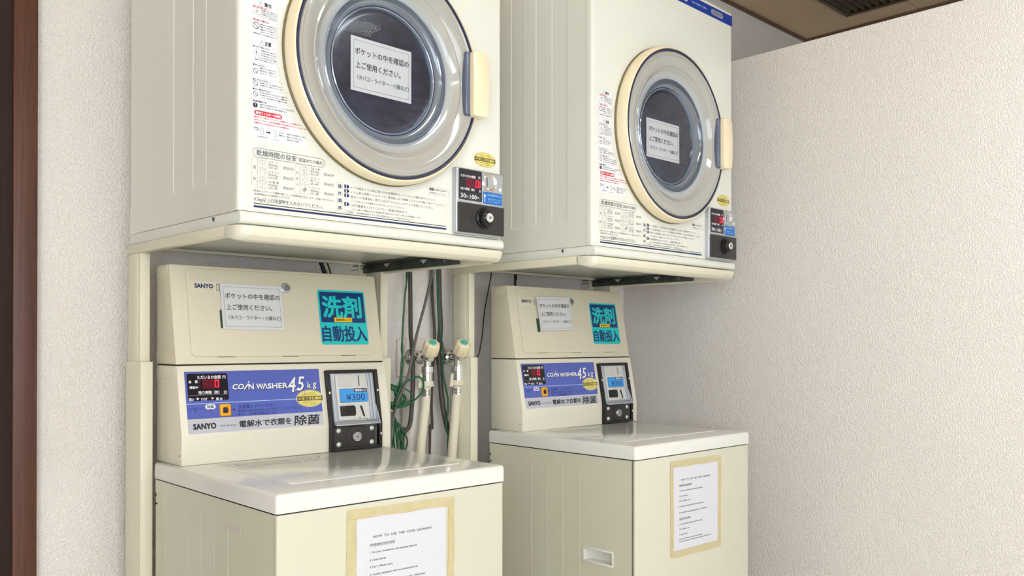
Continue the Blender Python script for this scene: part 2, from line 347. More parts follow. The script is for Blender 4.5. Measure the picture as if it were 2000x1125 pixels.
wn2 = struct(boxes('fill_window_2', [(XL, XL+0.04, FILL_WIL[0]-0.05, FILL_WIL[1]+0.05, FILL_WIL[2]-0.05, FILL_WIL[2]), (XL, XL+0.04, FILL_WIL[0]-0.05, FILL_WIL[1]+0.05, FILL_WIL[3], FILL_WIL[3]+0.05), (XL, XL+0.04, FILL_WIL[0]-0.05, FILL_WIL[0], FILL_WIL[2], FILL_WIL[3]), (XL, XL+0.04, FILL_WIL[1], FILL_WIL[1]+0.05, FILL_WIL[2], FILL_WIL[3])], M_capw, None, 0.003))  # frame of the second added fill window, also unseen
box('glow_pane', XL+0.005, XL+0.012, FILL_WIL[0], FILL_WIL[1], FILL_WIL[2], FILL_WIL[3], mat('fill_pane', (240, 246, 255), 0.4, emit=1.0), wn2)
box('glow_pane', FILL_WIN[0], FILL_WIN[1], YF+0.005, YF+0.012, FILL_WIN[2], FILL_WIN[3], mat('fill_pane', (240, 246, 255), 0.4, emit=1.0), wn)  # both glowing panes are added for fill, not seen sources
slab('wall_far_right', XR, XR+0.1, YF, YW, 0.0, CZ, M_wall)
pr = slab('wall_right', XP, XP+0.09, -1.3, YW, 0.0, PT, M_wall, None, 0.003)
cl = slab('ceiling', XL-0.1, XR+0.1, YF-0.1, YW+0.1, CZ+0.009, CZ+0.1, M_dark)
xs = [XR, 2.2128, 0.3928, -1.4272, XL-0.1]; ys = [YW, 1.5249, 0.6149, -0.2951, -1.2051, -2.1151, YF]
VX0, VX1, VY0, VY1 = 3.256, 3.8746, 1.171, 1.7914
for i in range(len(xs)-1):
    for j in range(len(ys)-1):
        g = 0.0016; a0, a1, b0, b1 = xs[i+1]+g, xs[i]-g, ys[j+1]+g, ys[j]-g
        if i == 0 and b1 > VY0 and b0 < VY1:     # a board cut round the vent
            L = [(a0, VX0, b0, b1), (VX1, a1, b0, b1)]
            if b0 < VY0: L.append((VX0, VX1, b0, VY0))
            if b1 > VY1: L.append((VX0, VX1, VY1, b1))
            boxes('ceiling_panel', [(p, q, r_, s_, CZ, CZ+0.009) for p, q, r_, s_ in L], M_ceil, cl)
        else: box('ceiling_panel', a0, a1, b0, b1, CZ, CZ+0.009, M_ceil, cl)
struct(box('trim_1', XL, XR, YW-0.012, YW, CZ-0.014, CZ, M_trim)); struct(box('trim_2', XR-0.012, XR, YF, YW-0.012, CZ-0.014, CZ, M_trim))
vt = empty('ceiling_vent', ((VX0+VX1)/2, (VY0+VY1)/2, CZ), 0, 'dark bronze slatted vent grille set in the tan ceiling', 'vent')
org((VX0+VX1)/2, (VY0+VY1)/2, CZ)
boxes('vent_frame', [(VX0, VX0+0.022, VY0, VY1, CZ-0.006, CZ+0.012), (VX1-0.022, VX1, VY0, VY1, CZ-0.006, CZ+0.012), (VX0+0.022, VX1-0.022, VY0, VY0+0.02, CZ-0.006, CZ+0.012), (VX0+0.022, VX1-0.022, VY1-0.02, VY1, CZ-0.006, CZ+0.012)], M_vent, vt, 0.002)
box('vent_duct', VX0+0.003, VX1-0.003, VY0+0.003, VY1-0.003, CZ+0.0085, CZ+0.0105, M_dark, vt)
sl = None
for k in range(18):
    y = VY0+0.034+k*(VY1-VY0-0.068)/17
    if sl is None: sl = prism('slat', [(y-0.006, CZ+0.008), (y-0.0045, CZ+0.0085), (y+0.011, CZ-0.004), (y+0.0095, CZ-0.005)], VX0+0.022, VX1-0.022, M_vent, vt); y_0 = y
    else: s2 = sl.copy(); s2.location.y = y-y_0; C.objects.link(s2)
org()
# door and its wooden trim at the left end of the back wall
D0 = struct(box('door_1', -0.40, 0.5200, YW-0.012, YW-0.002, 0.004, 2.035, M_wooddk))
struct(boxes('trim_3', [(0.5170, 0.5640, YW-0.022, YW-0.0005, 0.0, 2.09)], M_wood, None, 0.0015))
struct(boxes('trim_4', [(-0.45, -0.40, YW-0.022, YW-0.0005, 0.0, 2.09), (-0.40, 0.5170, YW-0.022, YW-0.0005, 2.04, 2.09)], M_wood, None, 0.0015))
# ceiling lamps outside the frame that light the room
for i, (lp, sx, sy, rz, pw) in enumerate(LIGHTS):
    org(*lp)
    e = empty('ceiling_light', (lp[0], lp[1], CZ), 0, ['long white fluorescent ceiling fitting above the front of the machines', 'long white fluorescent ceiling fitting farther back in the room', 'white fluorescent ceiling fitting turned towards the door side'][i], 'ceiling light')
    O.z = CZ
    boxes('housing', [(lp[0]-sx/2-0.03, lp[0]+sx/2+0.03, lp[1]-sy/2-0.03, lp[1]+sy/2+0.03, CZ-0.035, CZ)], M_capw, e, 0.004)
    box('diffuser', lp[0]-sx/2, lp[0]+sx/2, lp[1]-sy/2, lp[1]+sy/2, CZ-0.045, CZ-0.035, M_lampw, e, 0.003)
org()

# ------------------------------------------------------------------ the A6 notice (unit: metres, origin lower left)
def notice_print(P, w=0.1475, h=0.1055, x0=0.0, y0=0.0):
    q = lambda a: x0+a*w/0.148; z = lambda a: y0+a*h/0.105
    P.rect(x0, x0+w, y0, y0+h, M_paperl, 1)
    P.frame(q(0.0065), q(0.1415), z(0.0065), z(0.0985), 0.0006, 'g', 2)
    P.text('ポケットの中を確認の', q(0.010), z(0.0775), 0.0145, 'k', w=0.131*w/0.148, bold=0.012)
    P.text('上ご使用ください。', q(0.011), z(0.0515), 0.0145, 'k', w=0.1095*w/0.148, bold=0.012)
    P.text('（タバコ・ライター・小銭など）', q(0.015), z(0.0275), 0.0105, 'k', w=0.126*w/0.148, bold=0.008)

# ------------------------------------------------------------------ dryer (x right, y into the wall, z up; origin at the lower front left corner)
DW, DD, ZS, ZL, ZT = 0.634, 0.4909, 0.2286, 0.2064, 0.9525
def dfront(y=0.0): return lambda u, v, h: (u, y-h, v)
def seal(P, cx, cy, rx, ry):
    P.poly(ell(cx, cy, rx, ry), 'cr', 1); P.poly(ell(cx, cy, rx*0.955, ry*0.93), 'gb', 2); P.poly(ell(cx, cy, rx*0.92, ry*0.89), 'gold', 3)
    P.rect(cx-rx*0.9, cx+rx*0.9, cy-ry*0.25, cy+ry*0.25, 'gb', 4)
    P.text('中京三洋住機㈱', cx, cy, 0.01, 'gold', w=rx*1.7, h=ry*0.36, al='c', lay=5, bold=0.02)
    for dy, ww in ((0.62, 0.8), (0.42, 1.15), (-0.42, 1.15), (-0.64, 0.8)):
        n = 9; a = cx-rx*ww/2
        for k in range(n):
            L_ = rx*ww/n; P.rect(a+k*L_, a+k*L_+L_*random.uniform(0.4, 0.85), cy+ry*dy-ry*0.035, cy+ry*dy+ry*0.035, 'gb', 4)
LINES = ['洗濯物の出し入れは回転が止まってから', '運転中はドアを開けないでください。', '感電やけがの原因になります。', '手や髪を近づけないでください。', '可燃物を近くに置かないでください。', '必ず守ってください。火災の原因', '電源プラグを抜いてから掃除を', 'フィルターを必ず取り付けて', '引火性の油が付いたものは入れない']
def smallprint(P, x0, x1, y, em, k, dens=0.8):
    smallprint.n = getattr(smallprint, 'n', 0)+1; n = max(2, int((x1-x0)/em/0.98)); t = ''
    while len(t) < n: t += LINES[(smallprint.n*4+len(t)) % len(LINES)]
    P.text(t[:n], x0, y, em, k, w=x1-x0, h=em*0.95, bold=0.02)
def make_dryer(loc, rz, label):
    root = empty('coin_dryer', (loc[0], loc[1], H+ZL), rz, label, 'dryer', 'coin dryers')
    org(0, 0, ZL)
    # body: the box behind the front panel, its left side pressed into shallow vertical steps
    offs = [(0.010, 0), (0.080, 0), (0.0818, 0.0018), (0.130, 0.0018), (0.1325, 0.0010), (0.184, 0.0010), (0.1855, 0.0), (0.2290, 0.0), (0.2310, 0.0012), (0.2712, 0.0012), (0.2732, 0.0), (0.3085, 0.0), (0.3100, 0.0010), (0.447, 0.0010), (0.449, 0.0018), (DD, 0.0018)]
    zr = [(ZS+0.0006, 0), (0.286, 0), (0.296, 1), (ZT-0.06, 1), (ZT-0.04, 0), (ZT, 0)]
    vs_, fs = [], []
    n = len(offs)
    for z, k in zr:
        for y, d in offs: vs_.append((0.0015+d*k, y, z))
    for i in range(len(zr)-1):
        for j in range(n-1): fs.append((i*n+j, i*n+j+1, (i+1)*n+j+1, (i+1)*n+j))
    obj('side_panel', vs_, fs, M_enam, root)
    box('body', 0.007, DW-0.0015, 0.010, DD, ZS, ZT-0.001, M_enam, root, 0.003)
    fp = box('front_panel', 0, DW, 0.0, 0.018, ZS+0.0009, ZT, M_enam, root, 0.0085, 4, lambda c, d: abs(d.z) > 0.9 and c.y < 0.009 or (abs(d.x) > 0.9 and c.z > 0.9 and c.y < 0.009))
    cut = cyl('cutter', (0.312, -0.02, 0.5385), (0.312, 0.04, 0.5385), 0.165, M_enam, None, 96)
    bo = fp.modifiers.new('hole', 'BOOLEAN'); bo.operation = 'DIFFERENCE'; bo.object = cut; bo.solver = 'EXACT'
    bpy.context.view_layer.update(); par = fp.parent; fp.parent = None; bpy.context.view_layer.update()
    me2 = bpy.data.meshes.new_from_object(fp.evaluated_get(bpy.context.evaluated_depsgraph_get())); fp.modifiers.clear(); fp.data = me2; fp.parent = par; bpy.data.objects.remove(cut)
    smooth_by_angle(fp, 30)
    box('seam', 0.002, DW-0.002, -0.0003, 0.004, 0.8808, 0.8816, M_plas, root)
    prism('bottom_trim', [(-0.002, ZS), (DD, ZS), (DD, ZL), (-0.002, ZL), (-0.008, ZL+0.004), (-0.0095, ZL+0.010), (-0.0070, ZS-0.004)], 0.0, DW, M_enam, root, 0.0022, 3)
    s = cyl('screw', (0.0006, 0.0915, 0.2219), (-0.0022, 0.0915, 0.2219), 0.0048, M_steel, root, 16, 0.0008); cyl('screw_recess', (-0.0021, 0.0915, 0.2219), (-0.0024, 0.0915, 0.2219), 0.002, M_dark, s, 8)
    # blue title strip along the top
    P = Print(dfront(), 0.00012)
    P.rect(0.03, 0.6322, 0.910, 0.9400, 'db'); P.text('COIN DRYER', 0.045, 0.9255, 0.02, 'w', w=0.235, h=0.013, bold=0.02); P.text('45', 0.372, 0.9255, 0.02, 'cyl', w=0.030, h=0.0155, bold=0.01)
    P.text('R', 0.352, 0.9255, 0.02, 'cyl', w=0.011, h=0.0125, bold=0.02); P.text('CD-S45C1(K)', 0.4226, 0.9245, 0.008, 'cyl', w=0.072)
    P.poly(rrect(0.5206, 0.5831, 0.9180, 0.9330, 0.0075), 'lg', 2); P.text('業務専用', 0.5518, 0.9255, 0.009, 'db', w=0.048, al='c')
    P.build('title_strip', root)
    # white caution sticker
    R = 0.247; cx0, cz0 = 0.312, 0.5385
    def edge(z):
        d = R*R-(z-cz0)**2; return min(0.0755, cx0-math.sqrt(d)) if d > 0 else 0.0755
    zt_, zb_ = 0.6075, 0.3575
    right = [(edge(zb_+0.006+(zt_-zb_-0.006)*k/24) if False else (lambda z: (min(0.146, (cx0-math.sqrt(max(0, R*R-(z-cz0)**2))) if z < 0.53 else 0.0755)))(zb_+0.006+(zt_-zb_-0.012)*k/24), zb_+0.006+(zt_-zb_-0.012)*k/24) for k in range(25)]
    for i in range(25): right[i] = (max(0.0755, min(0.146, right[i][0])) if right[i][1] < 0.50 else 0.0755, right[i][1])
    pl = [(0.028, zb_), (right[0][0]-0.006, zb_)]+right+[(0.070, zt_), (0.028, zt_), (0.0228, zt_-0.005), (0.0228, zb_+0.006)]
    P = Print(dfront(), 0.00012); P.poly(pl, 'w')
    P.text('⚠', 0.037, 0.6000, 0.009, 'k'); P.text('警告', 0.049, 0.6000, 0.0075, 'k', bold=0.02)
    P.text('●火災の恐れあり。', 0.0275, 0.5925, 0.0045, 'r', w=0.030, bold=0.02)
    P.ring([(0.0275, 0.5790), (0.0415, 0.5790), (0.0345, 0.5900)], 0.0007, 'k', 3); P.rect(0.0338, 0.0352, 0.5815, 0.5865, 'k', 3)
    def prohib(x, z, r): P.ring(ell(x, z, r, r, 24), r*0.16, 'k', 3); P.line(x-r*0.6, z+r*0.65, x+r*0.6, z-r*0.65, r*0.16, 'k', 3)
    for k in range(4): smallprint(P, 0.043, 0.0735, 0.5885-k*0.0037, 0.0026, 'g')
    P.text('●火気に注意する。', 0.0278, 0.5695, 0.0045, 'r', w=0.0305, bold=0.02); P.line(0.0235, 0.5735, 0.0750, 0.5735, 0.0003, 'lg')
    prohib(0.0331, 0.5593, 0.0062)
    for k in range(5): smallprint(P, 0.0410 if k < 4 else 0.0275, 0.0735, 0.5630-k*0.0044, 0.0028, 'g')
    P.ring(rrect(0.0238, 0.0745, 0.5390, 0.6065, 0.003), 0.0003, 'lg', 2)
    P.text('⚠', 0.0400, 0.5310, 0.0085, 'k'); P.text('注意', 0.0500, 0.5310, 0.0080, 'k', w=0.0123, bold=0.03)
    P.line(0.0238, 0.5255, 0.0750, 0.5255, 0.0003, 'lg')
    P.text('●やけどに気をつける。', 0.0270, 0.5218, 0.0038, 'k', w=0.032, bold=0.02)
    P.ring([(0.0268, 0.5075), (0.0400, 0.5075), (0.0334, 0.5185)], 0.0007, 'k', 3); P.rect(0.0328, 0.034, 0.5095, 0.514, 'k', 3)
    for k in range(5): smallprint(P, 0.0425 if k < 3 else 0.031, 0.073, 0.5165-k*0.0043, 0.0028, 'g')
    rows = [(0.4895, '●手を入れない。', 0.024, 0.4800, 3, 0.078), (0.4635, '●ドアをたたかない。', 0.033, 0.4580, 2, 0.091), (0.4465, '●上に物をのせない。', 0.037, 0.4395, 3, 0.100)]
    for z1, t_, w_, zc, n_, xr in rows:
        P.line(0.0238, z1+0.0035, xr-0.004, z1+0.0035, 0.0003, 'lg'); P.text(t_, 0.0270, z1, 0.0038, 'k', w=w_, bold=0.02); prohib(0.0322, zc-0.0015, 0.0048)
        for k in range(n_): smallprint(P, 0.0405, xr-0.006, z1-0.0045-k*0.0043, 0.0027, 'g')
    P.line(0.0238, 0.4292, 0.104, 0.4292, 0.0003, 'lg'); P.text('●点検の確認をする。', 0.0270, 0.4255, 0.0038, 'k', w=0.027, bold=0.02)
    P.poly(ell(0.0316, 0.4180, 0.0046, 0.0046, 20), 'k', 3); P.rect(0.0310, 0.0322, 0.4175, 0.4210, 'w', 4); P.rect(0.0311, 0.0321, 0.4150, 0.4162, 'w', 4)
    for k in range(2): smallprint(P, 0.0405, 0.108-0.014*k, 0.4208-k*0.0045, 0.0027, 'g')
    P.ring([(0.0245, 0.410), (0.114, 0.410), (0.1155, 0.4125), (0.1045, 0.4290), (0.093, 0.4465), (0.0840, 0.4640), (0.0785, 0.4850), (0.075, 0.5060), (0.0745, 0.536), (0.0238, 0.536), (0.0238, 0.412)], 0.0003, 'lg', 2)
    P.poly(rrect(0.0298, 0.0845, 0.4010, 0.4095, 0.0042), 'r', 2); P.text('排気フィルターの掃除', 0.0572, 0.4052, 0.0055, 'w', w=0.049, al='c', bold=0.03)
    for k, xr in enumerate((0.125, 0.135, 0.100)): smallprint(P, 0.0290, xr, 0.3975-k*0.0052, 0.0030, 'r', 0.95)
    P.ring(rrect(0.0425, 0.0475, 0.3675, 0.3800, 0.0025), 0.0005, 'g', 3); P.ring(rrect(0.068, 0.0735, 0.3672, 0.3795, 0.0025), 0.0005, 'g', 3)
    P.rect(0.0530, 0.0585, 0.3722, 0.3745, 'k', 3); P.poly([(0.0580, 0.3705), (0.0580, 0.3762), (0.0615, 0.3734)], 'k', 3)
    smallprint(P, 0.028, 0.040, 0.3780, 0.0024, 'g'); smallprint(P, 0.030, 0.040, 0.3745, 0.0024, 'g'); smallprint(P, 0.036, 0.056, 0.3635, 0.0024, 'g'); smallprint(P, 0.066, 0.080, 0.3625, 0.0024, 'g')
    for k in range(3): smallprint(P, 0.094, 0.132-0.006*k, 0.3765-k*0.0050, 0.0028, 'g')
    smallprint(P, 0.078, 0.088, 0.3765, 0.0024, 'g'); smallprint(P, 0.077, 0.090, 0.3720, 0.0024, 'g')
    P.build('caution_sticker', root)['label'] = 'white caution sticker with warning signs'
    # drying time table and instructions printed along the bottom
    P = Print(dfront(), 0.00012)
    P.ring(rrect(0.0271, 0.1740, 0.3262, 0.3430, 0.008, 8), 0.0008, 'g', 2)
    P.text('乾燥時間の目安', 0.0341, 0.3347, 0.0118, 'g', w=0.080, h=0.0108, bold=0.012); P.text('（室温20℃の場合）', 0.1170, 0.3342, 0.0078, 'g', w=0.053, bold=0.01)
    P.ring(rrect(0.0251, 0.0355, 0.2712, 0.3246, 0.002), 0.0004, 'lg', 2); P.ring(rrect(0.1109, 0.1208, 0.2708, 0.3244, 0.002), 0.0004, 'lg', 2)
    P.text('混', 0.0303, 0.3080, 0.0062, 'g', al='c'); P.text('紡', 0.0303, 0.2880, 0.0062, 'g', al='c')
    for k, ch in enumerate('もめん'): P.text(ch, 0.1158, 0.3095-k*0.0105, 0.0062, 'g', al='c')
    left = [('カッターシャツ', '約200g', '（約５枚）', '約30分'), ('ブラウス', '約200g', '（約８枚）', '約30分'), ('作 業 服', '約600g', '（約３着）', '約60分')]
    rightt = [('下着（木綿）', '約130g', '（約６枚）', '約60分'), ('タ オ ル', '約７０g', '（約15枚）', '約60分'), ('パジャマ', '約500g', '（約１着）', '約60分')]
    for k in range(3):
        for (bx, rows_) in ((0.0363, left), (0.1218, rightt)):
            z1 = 0.3250-k*0.0180
            P.ring(rrect(bx, bx+0.0190, z1-0.0166, z1, 0.0025), 0.0004, 'lg', 2); cx, cz = bx+0.0095, z1-0.0083
            if bx < 0.1 or k == 0:
                P.ring([(cx+a*0.0011, cz+b*0.0011) for a, b in ((-2, 5.5), (-6, 3), (-5, 0), (-3, 1), (-3.4, -5.5), (3.4, -5.5), (3, 1), (5, 0), (6, 3), (2, 5.5), (0, 4.4))], 0.0005, 'g', 3)
                if k != 1: P.line(cx, cz-0.005, cx, cz+0.004, 0.0004, 'g', 3)
            else:
                P.ring([(cx-0.006, cz-0.001), (cx-0.001, cz-0.006), (cx+0.006, cz+0.001), (cx+0.001, cz+0.006)], 0.0006, 'g', 3)
                if k == 2: P.poly([(cx-0.004, cz-0.001), (cx-0.001, cz-0.004), (cx+0.004, cz+0.001), (cx+0.001, cz+0.004)], 'lg', 3)
            a, b, c, d = rows_[k]; tx = bx+0.0216
            P.text(a, tx, z1-0.0035, 0.0046, 'g', w=0.0205); P.text(b, tx, z1-0.0090, 0.0050, 'g', w=0.0180); P.text(c, tx, z1-0.0140, 0.0042, 'g', w=0.0180)
            P.text(d, bx+0.0508, z1-0.0105, 0.0070, 'g', w=0.0213); P.line(tx+0.0205, z1-0.0090, bx+0.048, z1-0.0100, 0.0003, 'lg')
    P.text('※室温およびセンイの種類や量によって乾燥時間は変化します。室温が10℃下がると', 0.0270, 0.2667, 0.0041, 'g', w=0.168)
    P.text('乾燥時間は10％程度長くなります。', 0.0301, 0.2610, 0.0041, 'g', w=0.072)
    P.text('4.5kg以上の洗濯物を入れないでください。', 0.0294, 0.2515, 0.0085, 'g', w=0.1416, bold=0.006)
    P.rect(0.0295, 0.4714, 0.2435, 0.2450, 'k', 2); P.rect(0.0290, 0.4720, 0.2372, 0.2408, 'n', 2)
    P.ring(rrect(0.2005, 0.2140, 0.2462, 0.3040, 0.002), 0.0004, 'lg', 2)
    for k, ch in enumerate('操作順序'): P.text(ch, 0.2072, 0.2965-k*0.0138, 0.0085, 'n', al='c', bold=0.015)
    L4 = [(0.2978, 'ドアを開きドラム内に他の人の洗濯物が入っていないか確かめてください。', 0.211, 0.0058, 1), (0.2892, 'ドラム奥の排気フィルターはご使用前に必ず掃除して元どおり取り付けてください。', 0.236, 0.0058, 2), (0.2805, '脱水した洗濯物を１枚ずつ広げてドラムに入れてドアを閉じてください。', 0.204, 0.0058, 3),
          (0.2722, '（ドアを閉じるとき洗濯物がはさまらないようにしてください。）', 0.133, 0.0040, 0), (0.2640, '100円硬貨を入れてください。乾燥を始めます。', 0.138, 0.0058, 4), (0.2565, '（ドアを開けば運転は止まり乾燥状態を確かめられます。閉じれば再運転します。）', 0.1755, 0.0040, 0)]
    for z, t_, w_, em, num in L4:
        P.text(t_, 0.2323, z-0.001, em, 'g', w=w_)
        if num:
            zz = z; P.poly([(0.2172, zz-0.0034), (0.2255, zz-0.0034), (0.2290, zz), (0.2255, zz+0.0034), (0.2172, zz+0.0034)], 'n', 2); P.text(str(num), 0.2215, zz, 0.006, 'w', al='c', bold=0.05, h=0.0048)
    P.ring(rrect(0.2175, 0.2395, 0.2463, 0.2530, 0.001), 0.0003, 'lg', 2); P.text('ご注意', 0.2285, 0.2496, 0.0046, 'g', w=0.017, al='c'); P.text('100円硬貨専用ですので他の硬貨は投入しても返却されません。', 0.2441, 0.2490, 0.0042, 'g', w=0.1346)
    P.ring(rrect(0.4231, 0.4774, 0.3065, 0.3238, 0.002), 0.0004, 'lg', 2); P.rect(0.4262, 0.4375, 0.3160, 0.3212, 'n', 2, 0.001); P.text('お願い', 0.4318, 0.3186, 0.003, 'w', w=0.0095, al='c', lay=4)
    P.text('洗濯物は脱水機で', 0.4385, 0.3186, 0.0044, 'g', w=0.035); P.text('充分脱水してください。', 0.4270, 0.3112, 0.0044, 'g', w=0.044)
    P.build('printed_instructions', root)['label'] = 'grey and navy printed drying times and instructions'
    P = Print(dfront(), 0.0002); seal(P, 0.5834, 0.4017, 0.0335, 0.0168); P.build('gold_seal', root)
    # the round door
    c = (cx0, 0.0, cz0)
    door = lathe('door', [(0.2285, 0.0), (0.2285, -0.004), (0.2255, -0.006)], c, mat('door_edge_shade', (120, 108, 72), 0.5), root, n=96)  # olive outer edge: shadow round the door put into the colour
    lathe('door_ring', [(0.2255, -0.003), (0.2275, -0.010), (0.2275, -0.018), (0.2260, -0.026), (0.2225, -0.0320), (0.2190, -0.0335), (0.2178, -0.031), (0.2178, -0.010)], c, M_beige, door, n=112)
    lathe('gasket', [(0.2180, -0.020), (0.2180, -0.0325), (0.2170, -0.0343), (0.2155, -0.0348), (0.2140, -0.0343), (0.2130, -0.031), (0.2130, -0.020)], c, M_navy, door, n=112)
    lathe('window_surround', [(0.2133, -0.030), (0.2105, -0.0338), (0.2075, -0.0345), (0.2050, -0.0330), (0.200, -0.0335), (0.190, -0.0315), (0.178, -0.0255), (0.1745, -0.0262), (0.1710, -0.0235), (0.1640, -0.0175)], c, M_ann, door, n=112)
    lathe('pale_step', [(0.1645, -0.0178), (0.1600, -0.0150), (0.1530, -0.0125), (0.1490, -0.0118)], c, mat('pale_clear_plastic', (172, 176, 174), 0.08, coat=1.0), door, n=96)
    lathe('window_rim', [(0.1492, -0.0100), (0.1490, -0.0135), (0.1478, -0.0150), (0.1462, -0.0145), (0.1455, -0.0110)], c, M_rim, door, n=96)
    lathe('bowl', [(0.1458, -0.0120), (0.1420, -0.0060), (0.1360, -0.0022), (0.1300, -0.0010), (0.1275, -0.0010)], c, M_bowl, door, n=96)
    lathe('inner_line', [(0.1276, -0.0010), (0.1262, -0.0012), (0.1250, -0.0004)], c, M_navy, door, n=96)
    lathe('inner_rim', [(0.1251, -0.0010), (0.1238, -0.0022), (0.1222, -0.0012), (0.1212, 0.0030), (0.1205, 0.0045)], c, M_rim, door, n=96)
    lathe('dark_window', [(0.1210, 0.0040), (0.1190, 0.0034), (0.110, 0.0031), (0.06, 0.0030), (0.0, 0.0030)], c, M_win, door, n=96)
    lathe('clear_cover', [(0.1445, -0.0138), (0.130, -0.0165), (0.095, -0.0205), (0.05, -0.0228), (0.0, -0.0235)], c, M_clear, door, n=96)
    org(0, 0, ZL)
    box('latch_recess', 0.4925, 0.5245, -0.0405, -0.020, 0.4780, 0.6140, M_navyg, door, 0.005, 3)
    prof = [(0.5035, 0.4825), (0.509, 0.4765), (0.5400, 0.4775), (0.5455, 0.4835), (0.5490, 0.515), (0.5500, 0.548), (0.5485, 0.582), (0.5445, 0.6105), (0.5385, 0.6160), (0.508, 0.6150), (0.5035, 0.6090)]
    sweep_prism('handle', prof, M_beige, door, lambda u, v, h: (u, -h, v), 0.022, 0.0525, 0.0030)
    # coin box
    cb = box('coin_box', 0.4885, 0.6270, -0.0140, 0.004, 0.2315, 0.3735, M_silver, root, 0.0045, 3)
    fr = dfront(-0.0141)
    P = Print(fr, 0.00015)
    P.rect(0.4950, 0.5615, 0.3042, 0.3705, 'scr', 1, 0.003); P.text('ただいまの金額', 0.5000, 0.3558, 0.0062, 'w', w=0.042, bold=0.02); P.text('円', 0.5535, 0.3558, 0.0062, 'w', bold=0.02, al='c')
    P.rect(0.5150, 0.5562, 0.3318, 0.3515, 'ledb', 2)
    seven(P, 0.5200, 0.3340, 0.0085, 0.0150, 'abcdefg', 'ledo'); seven(P, 0.5315, 0.3340, 0.0085, 0.0150, 'abcdefg', 'ledo'); seven(P, 0.5425, 0.3340, 0.0088, 0.0150, 'abcdef', 'led'); P.rect(0.5545, 0.5562, 0.334, 0.349, 'led', 4)
    P.text('残り時間（約）', 0.4998, 0.3278, 0.0058, 'w', w=0.040, bold=0.02); P.text('分', 0.5550, 0.3272, 0.0058, 'w', bold=0.02, al='c')
    P.frame(0.4985, 0.5580, 0.3065, 0.3195, 0.0003, 'lg'); P.text('30', 0.4998, 0.3130, 0.009, 'w', w=0.0150, h=0.0085, bold=0.02); P.text('分', 0.5155, 0.3120, 0.0070, 'w'); P.text('100', 0.5265, 0.3125, 0.009, 'w', w=0.0190, h=0.0085, bold=0.02); P.text('円', 0.5475, 0.3115, 0.0070, 'w')
    P.build('display', cb)['label'] = 'black display panel with red digits'
    P = Print(fr, 0.00015); P.rect(0.5649, 0.6223, 0.3022, 0.3285, 'lb', 1, 0.003); P.rect(0.5690, 0.5710, 0.3055, 0.3180, 'w', 2); P.poly([(0.5665, 0.3175), (0.5735, 0.3175), (0.5700, 0.3250)], 'w', 2)
    P.text('100円硬貨投入口', 0.5760, 0.3225, 0.0052, 'cyl', w=0.0440); P.text('硬貨は1枚ずつ入れて', 0.5790, 0.3135, 0.0034, 'cyl', w=0.0400); P.text('ください。連続投入可', 0.5790, 0.3085, 0.0034, 'cyl', w=0.0360)
    P.poly(ell(0.6160, 0.3378, 0.0042, 0.0042, 20), 'w', 1); P.build('coin_label', cb)
    k_ = lathe('coin_slot', [(0.0205, 0.0), (0.0205, -0.0030), (0.0185, -0.0040), (0.0165, -0.0030), (0.0120, 0.0022), (0.0, 0.0030)], (0.5842, -0.0141, 0.3498), M_chrome, cb, n=40); 
    box('slot', 0.5765, 0.5778, -0.0148, -0.012, 0.3400, 0.3600, M_black, k_)
    kp = box('lock_plate', 0.4905, 0.6262, -0.0185, -0.0135, 0.2345, 0.2980, M_char, cb, 0.003, 3)
    return root, cb
def finish_dryer(cb, root):
    lathe('lock', [(0.0235, -0.018), (0.0235, -0.0215), (0.0205, -0.0235), (0.0190, -0.0232), (0.0180, -0.0300), (0.0165, -0.0325), (0.0125, -0.0328), (0.0118, -0.0310), (0.0, -0.0310)], (0.5640, 0.0, 0.2690), M_blackg, root, n=40)
    k = lathe('key_cylinder', [(0.0105, -0.030), (0.0105, -0.0350), (0.0095, -0.0362), (0.0040, -0.0362), (0.0035, -0.0350), (0.0, -0.0350)], (0.5660, 0.0, 0.2690), M_chrome, root, n=32)
    box('keyhole', 0.5655, 0.5665, -0.0364, -0.0350, 0.2665, 0.2715, M_black, k)
    for x in (0.5295, 0.5925): revolve('bolt', [(0.0, 0.0032), (0.0022, 0.0028), (0.0034, 0.0015), (0.0036, 0.0)], (x, -0.0185, 0.2690), (0, -1, 0), M_char, root, 16)
dry1, cb = make_dryer((0.7060, 1.4150), 0.0068, 'cream wall coin dryer at upper left, its top cut off, large round door')
finish_dryer(cb, dry1)
dry2 = copy_tree(dry1); dry1.location = (1.05*0.7060, 1.05*1.4150, H+1.05*ZL); dry1.scale = (1.05,)*3
dry2.location = (1.095*1.5640, 1.095*1.3432, H+1.095*ZL); dry2.rotation_euler.z = 0.0202; dry2.scale = (1.095,)*3
dry2['label'] = 'cream coin dryer at upper right, blue strip along its top edge'

# ------------------------------------------------------------------ notices in the dryer doors
def notice(loc, rz, mapf, label, x0, y0, w, h, rot=0.0, parentloc=None, k=1.0):
    r = empty('paper_notice', loc, rz, label, 'notice', 'small paper notices'); r.scale = (k,)*3
    O.x, O.y, O.z = parentloc or (0, 0, 0)
    sweep_prism('sheet', [(a, b) for a, b in (rot_pt(x0, y0, x0+w/2, y0+h/2, rot), rot_pt(x0+w, y0, x0+w/2, y0+h/2, rot), rot_pt(x0+w, y0+h, x0+w/2, y0+h/2, rot), rot_pt(x0, y0+h, x0+w/2, y0+h/2, rot))], M_paperl, r, mapf, -0.0002, 0.0001)
    P = Print(mapf, 0.00012)
    if rot: P.rot = (x0+w/2, y0+h/2, math.cos(rot), math.sin(rot))
    notice_print(P, w, h, x0, y0); P.build('printed_text', r); org(); return r
def rot_pt(x, y, cx, cy, a): c, s = math.cos(a), math.sin(a); return (cx+(x-cx)*c-(y-cy)*s, cy+(x-cx)*s+(y-cy)*c)
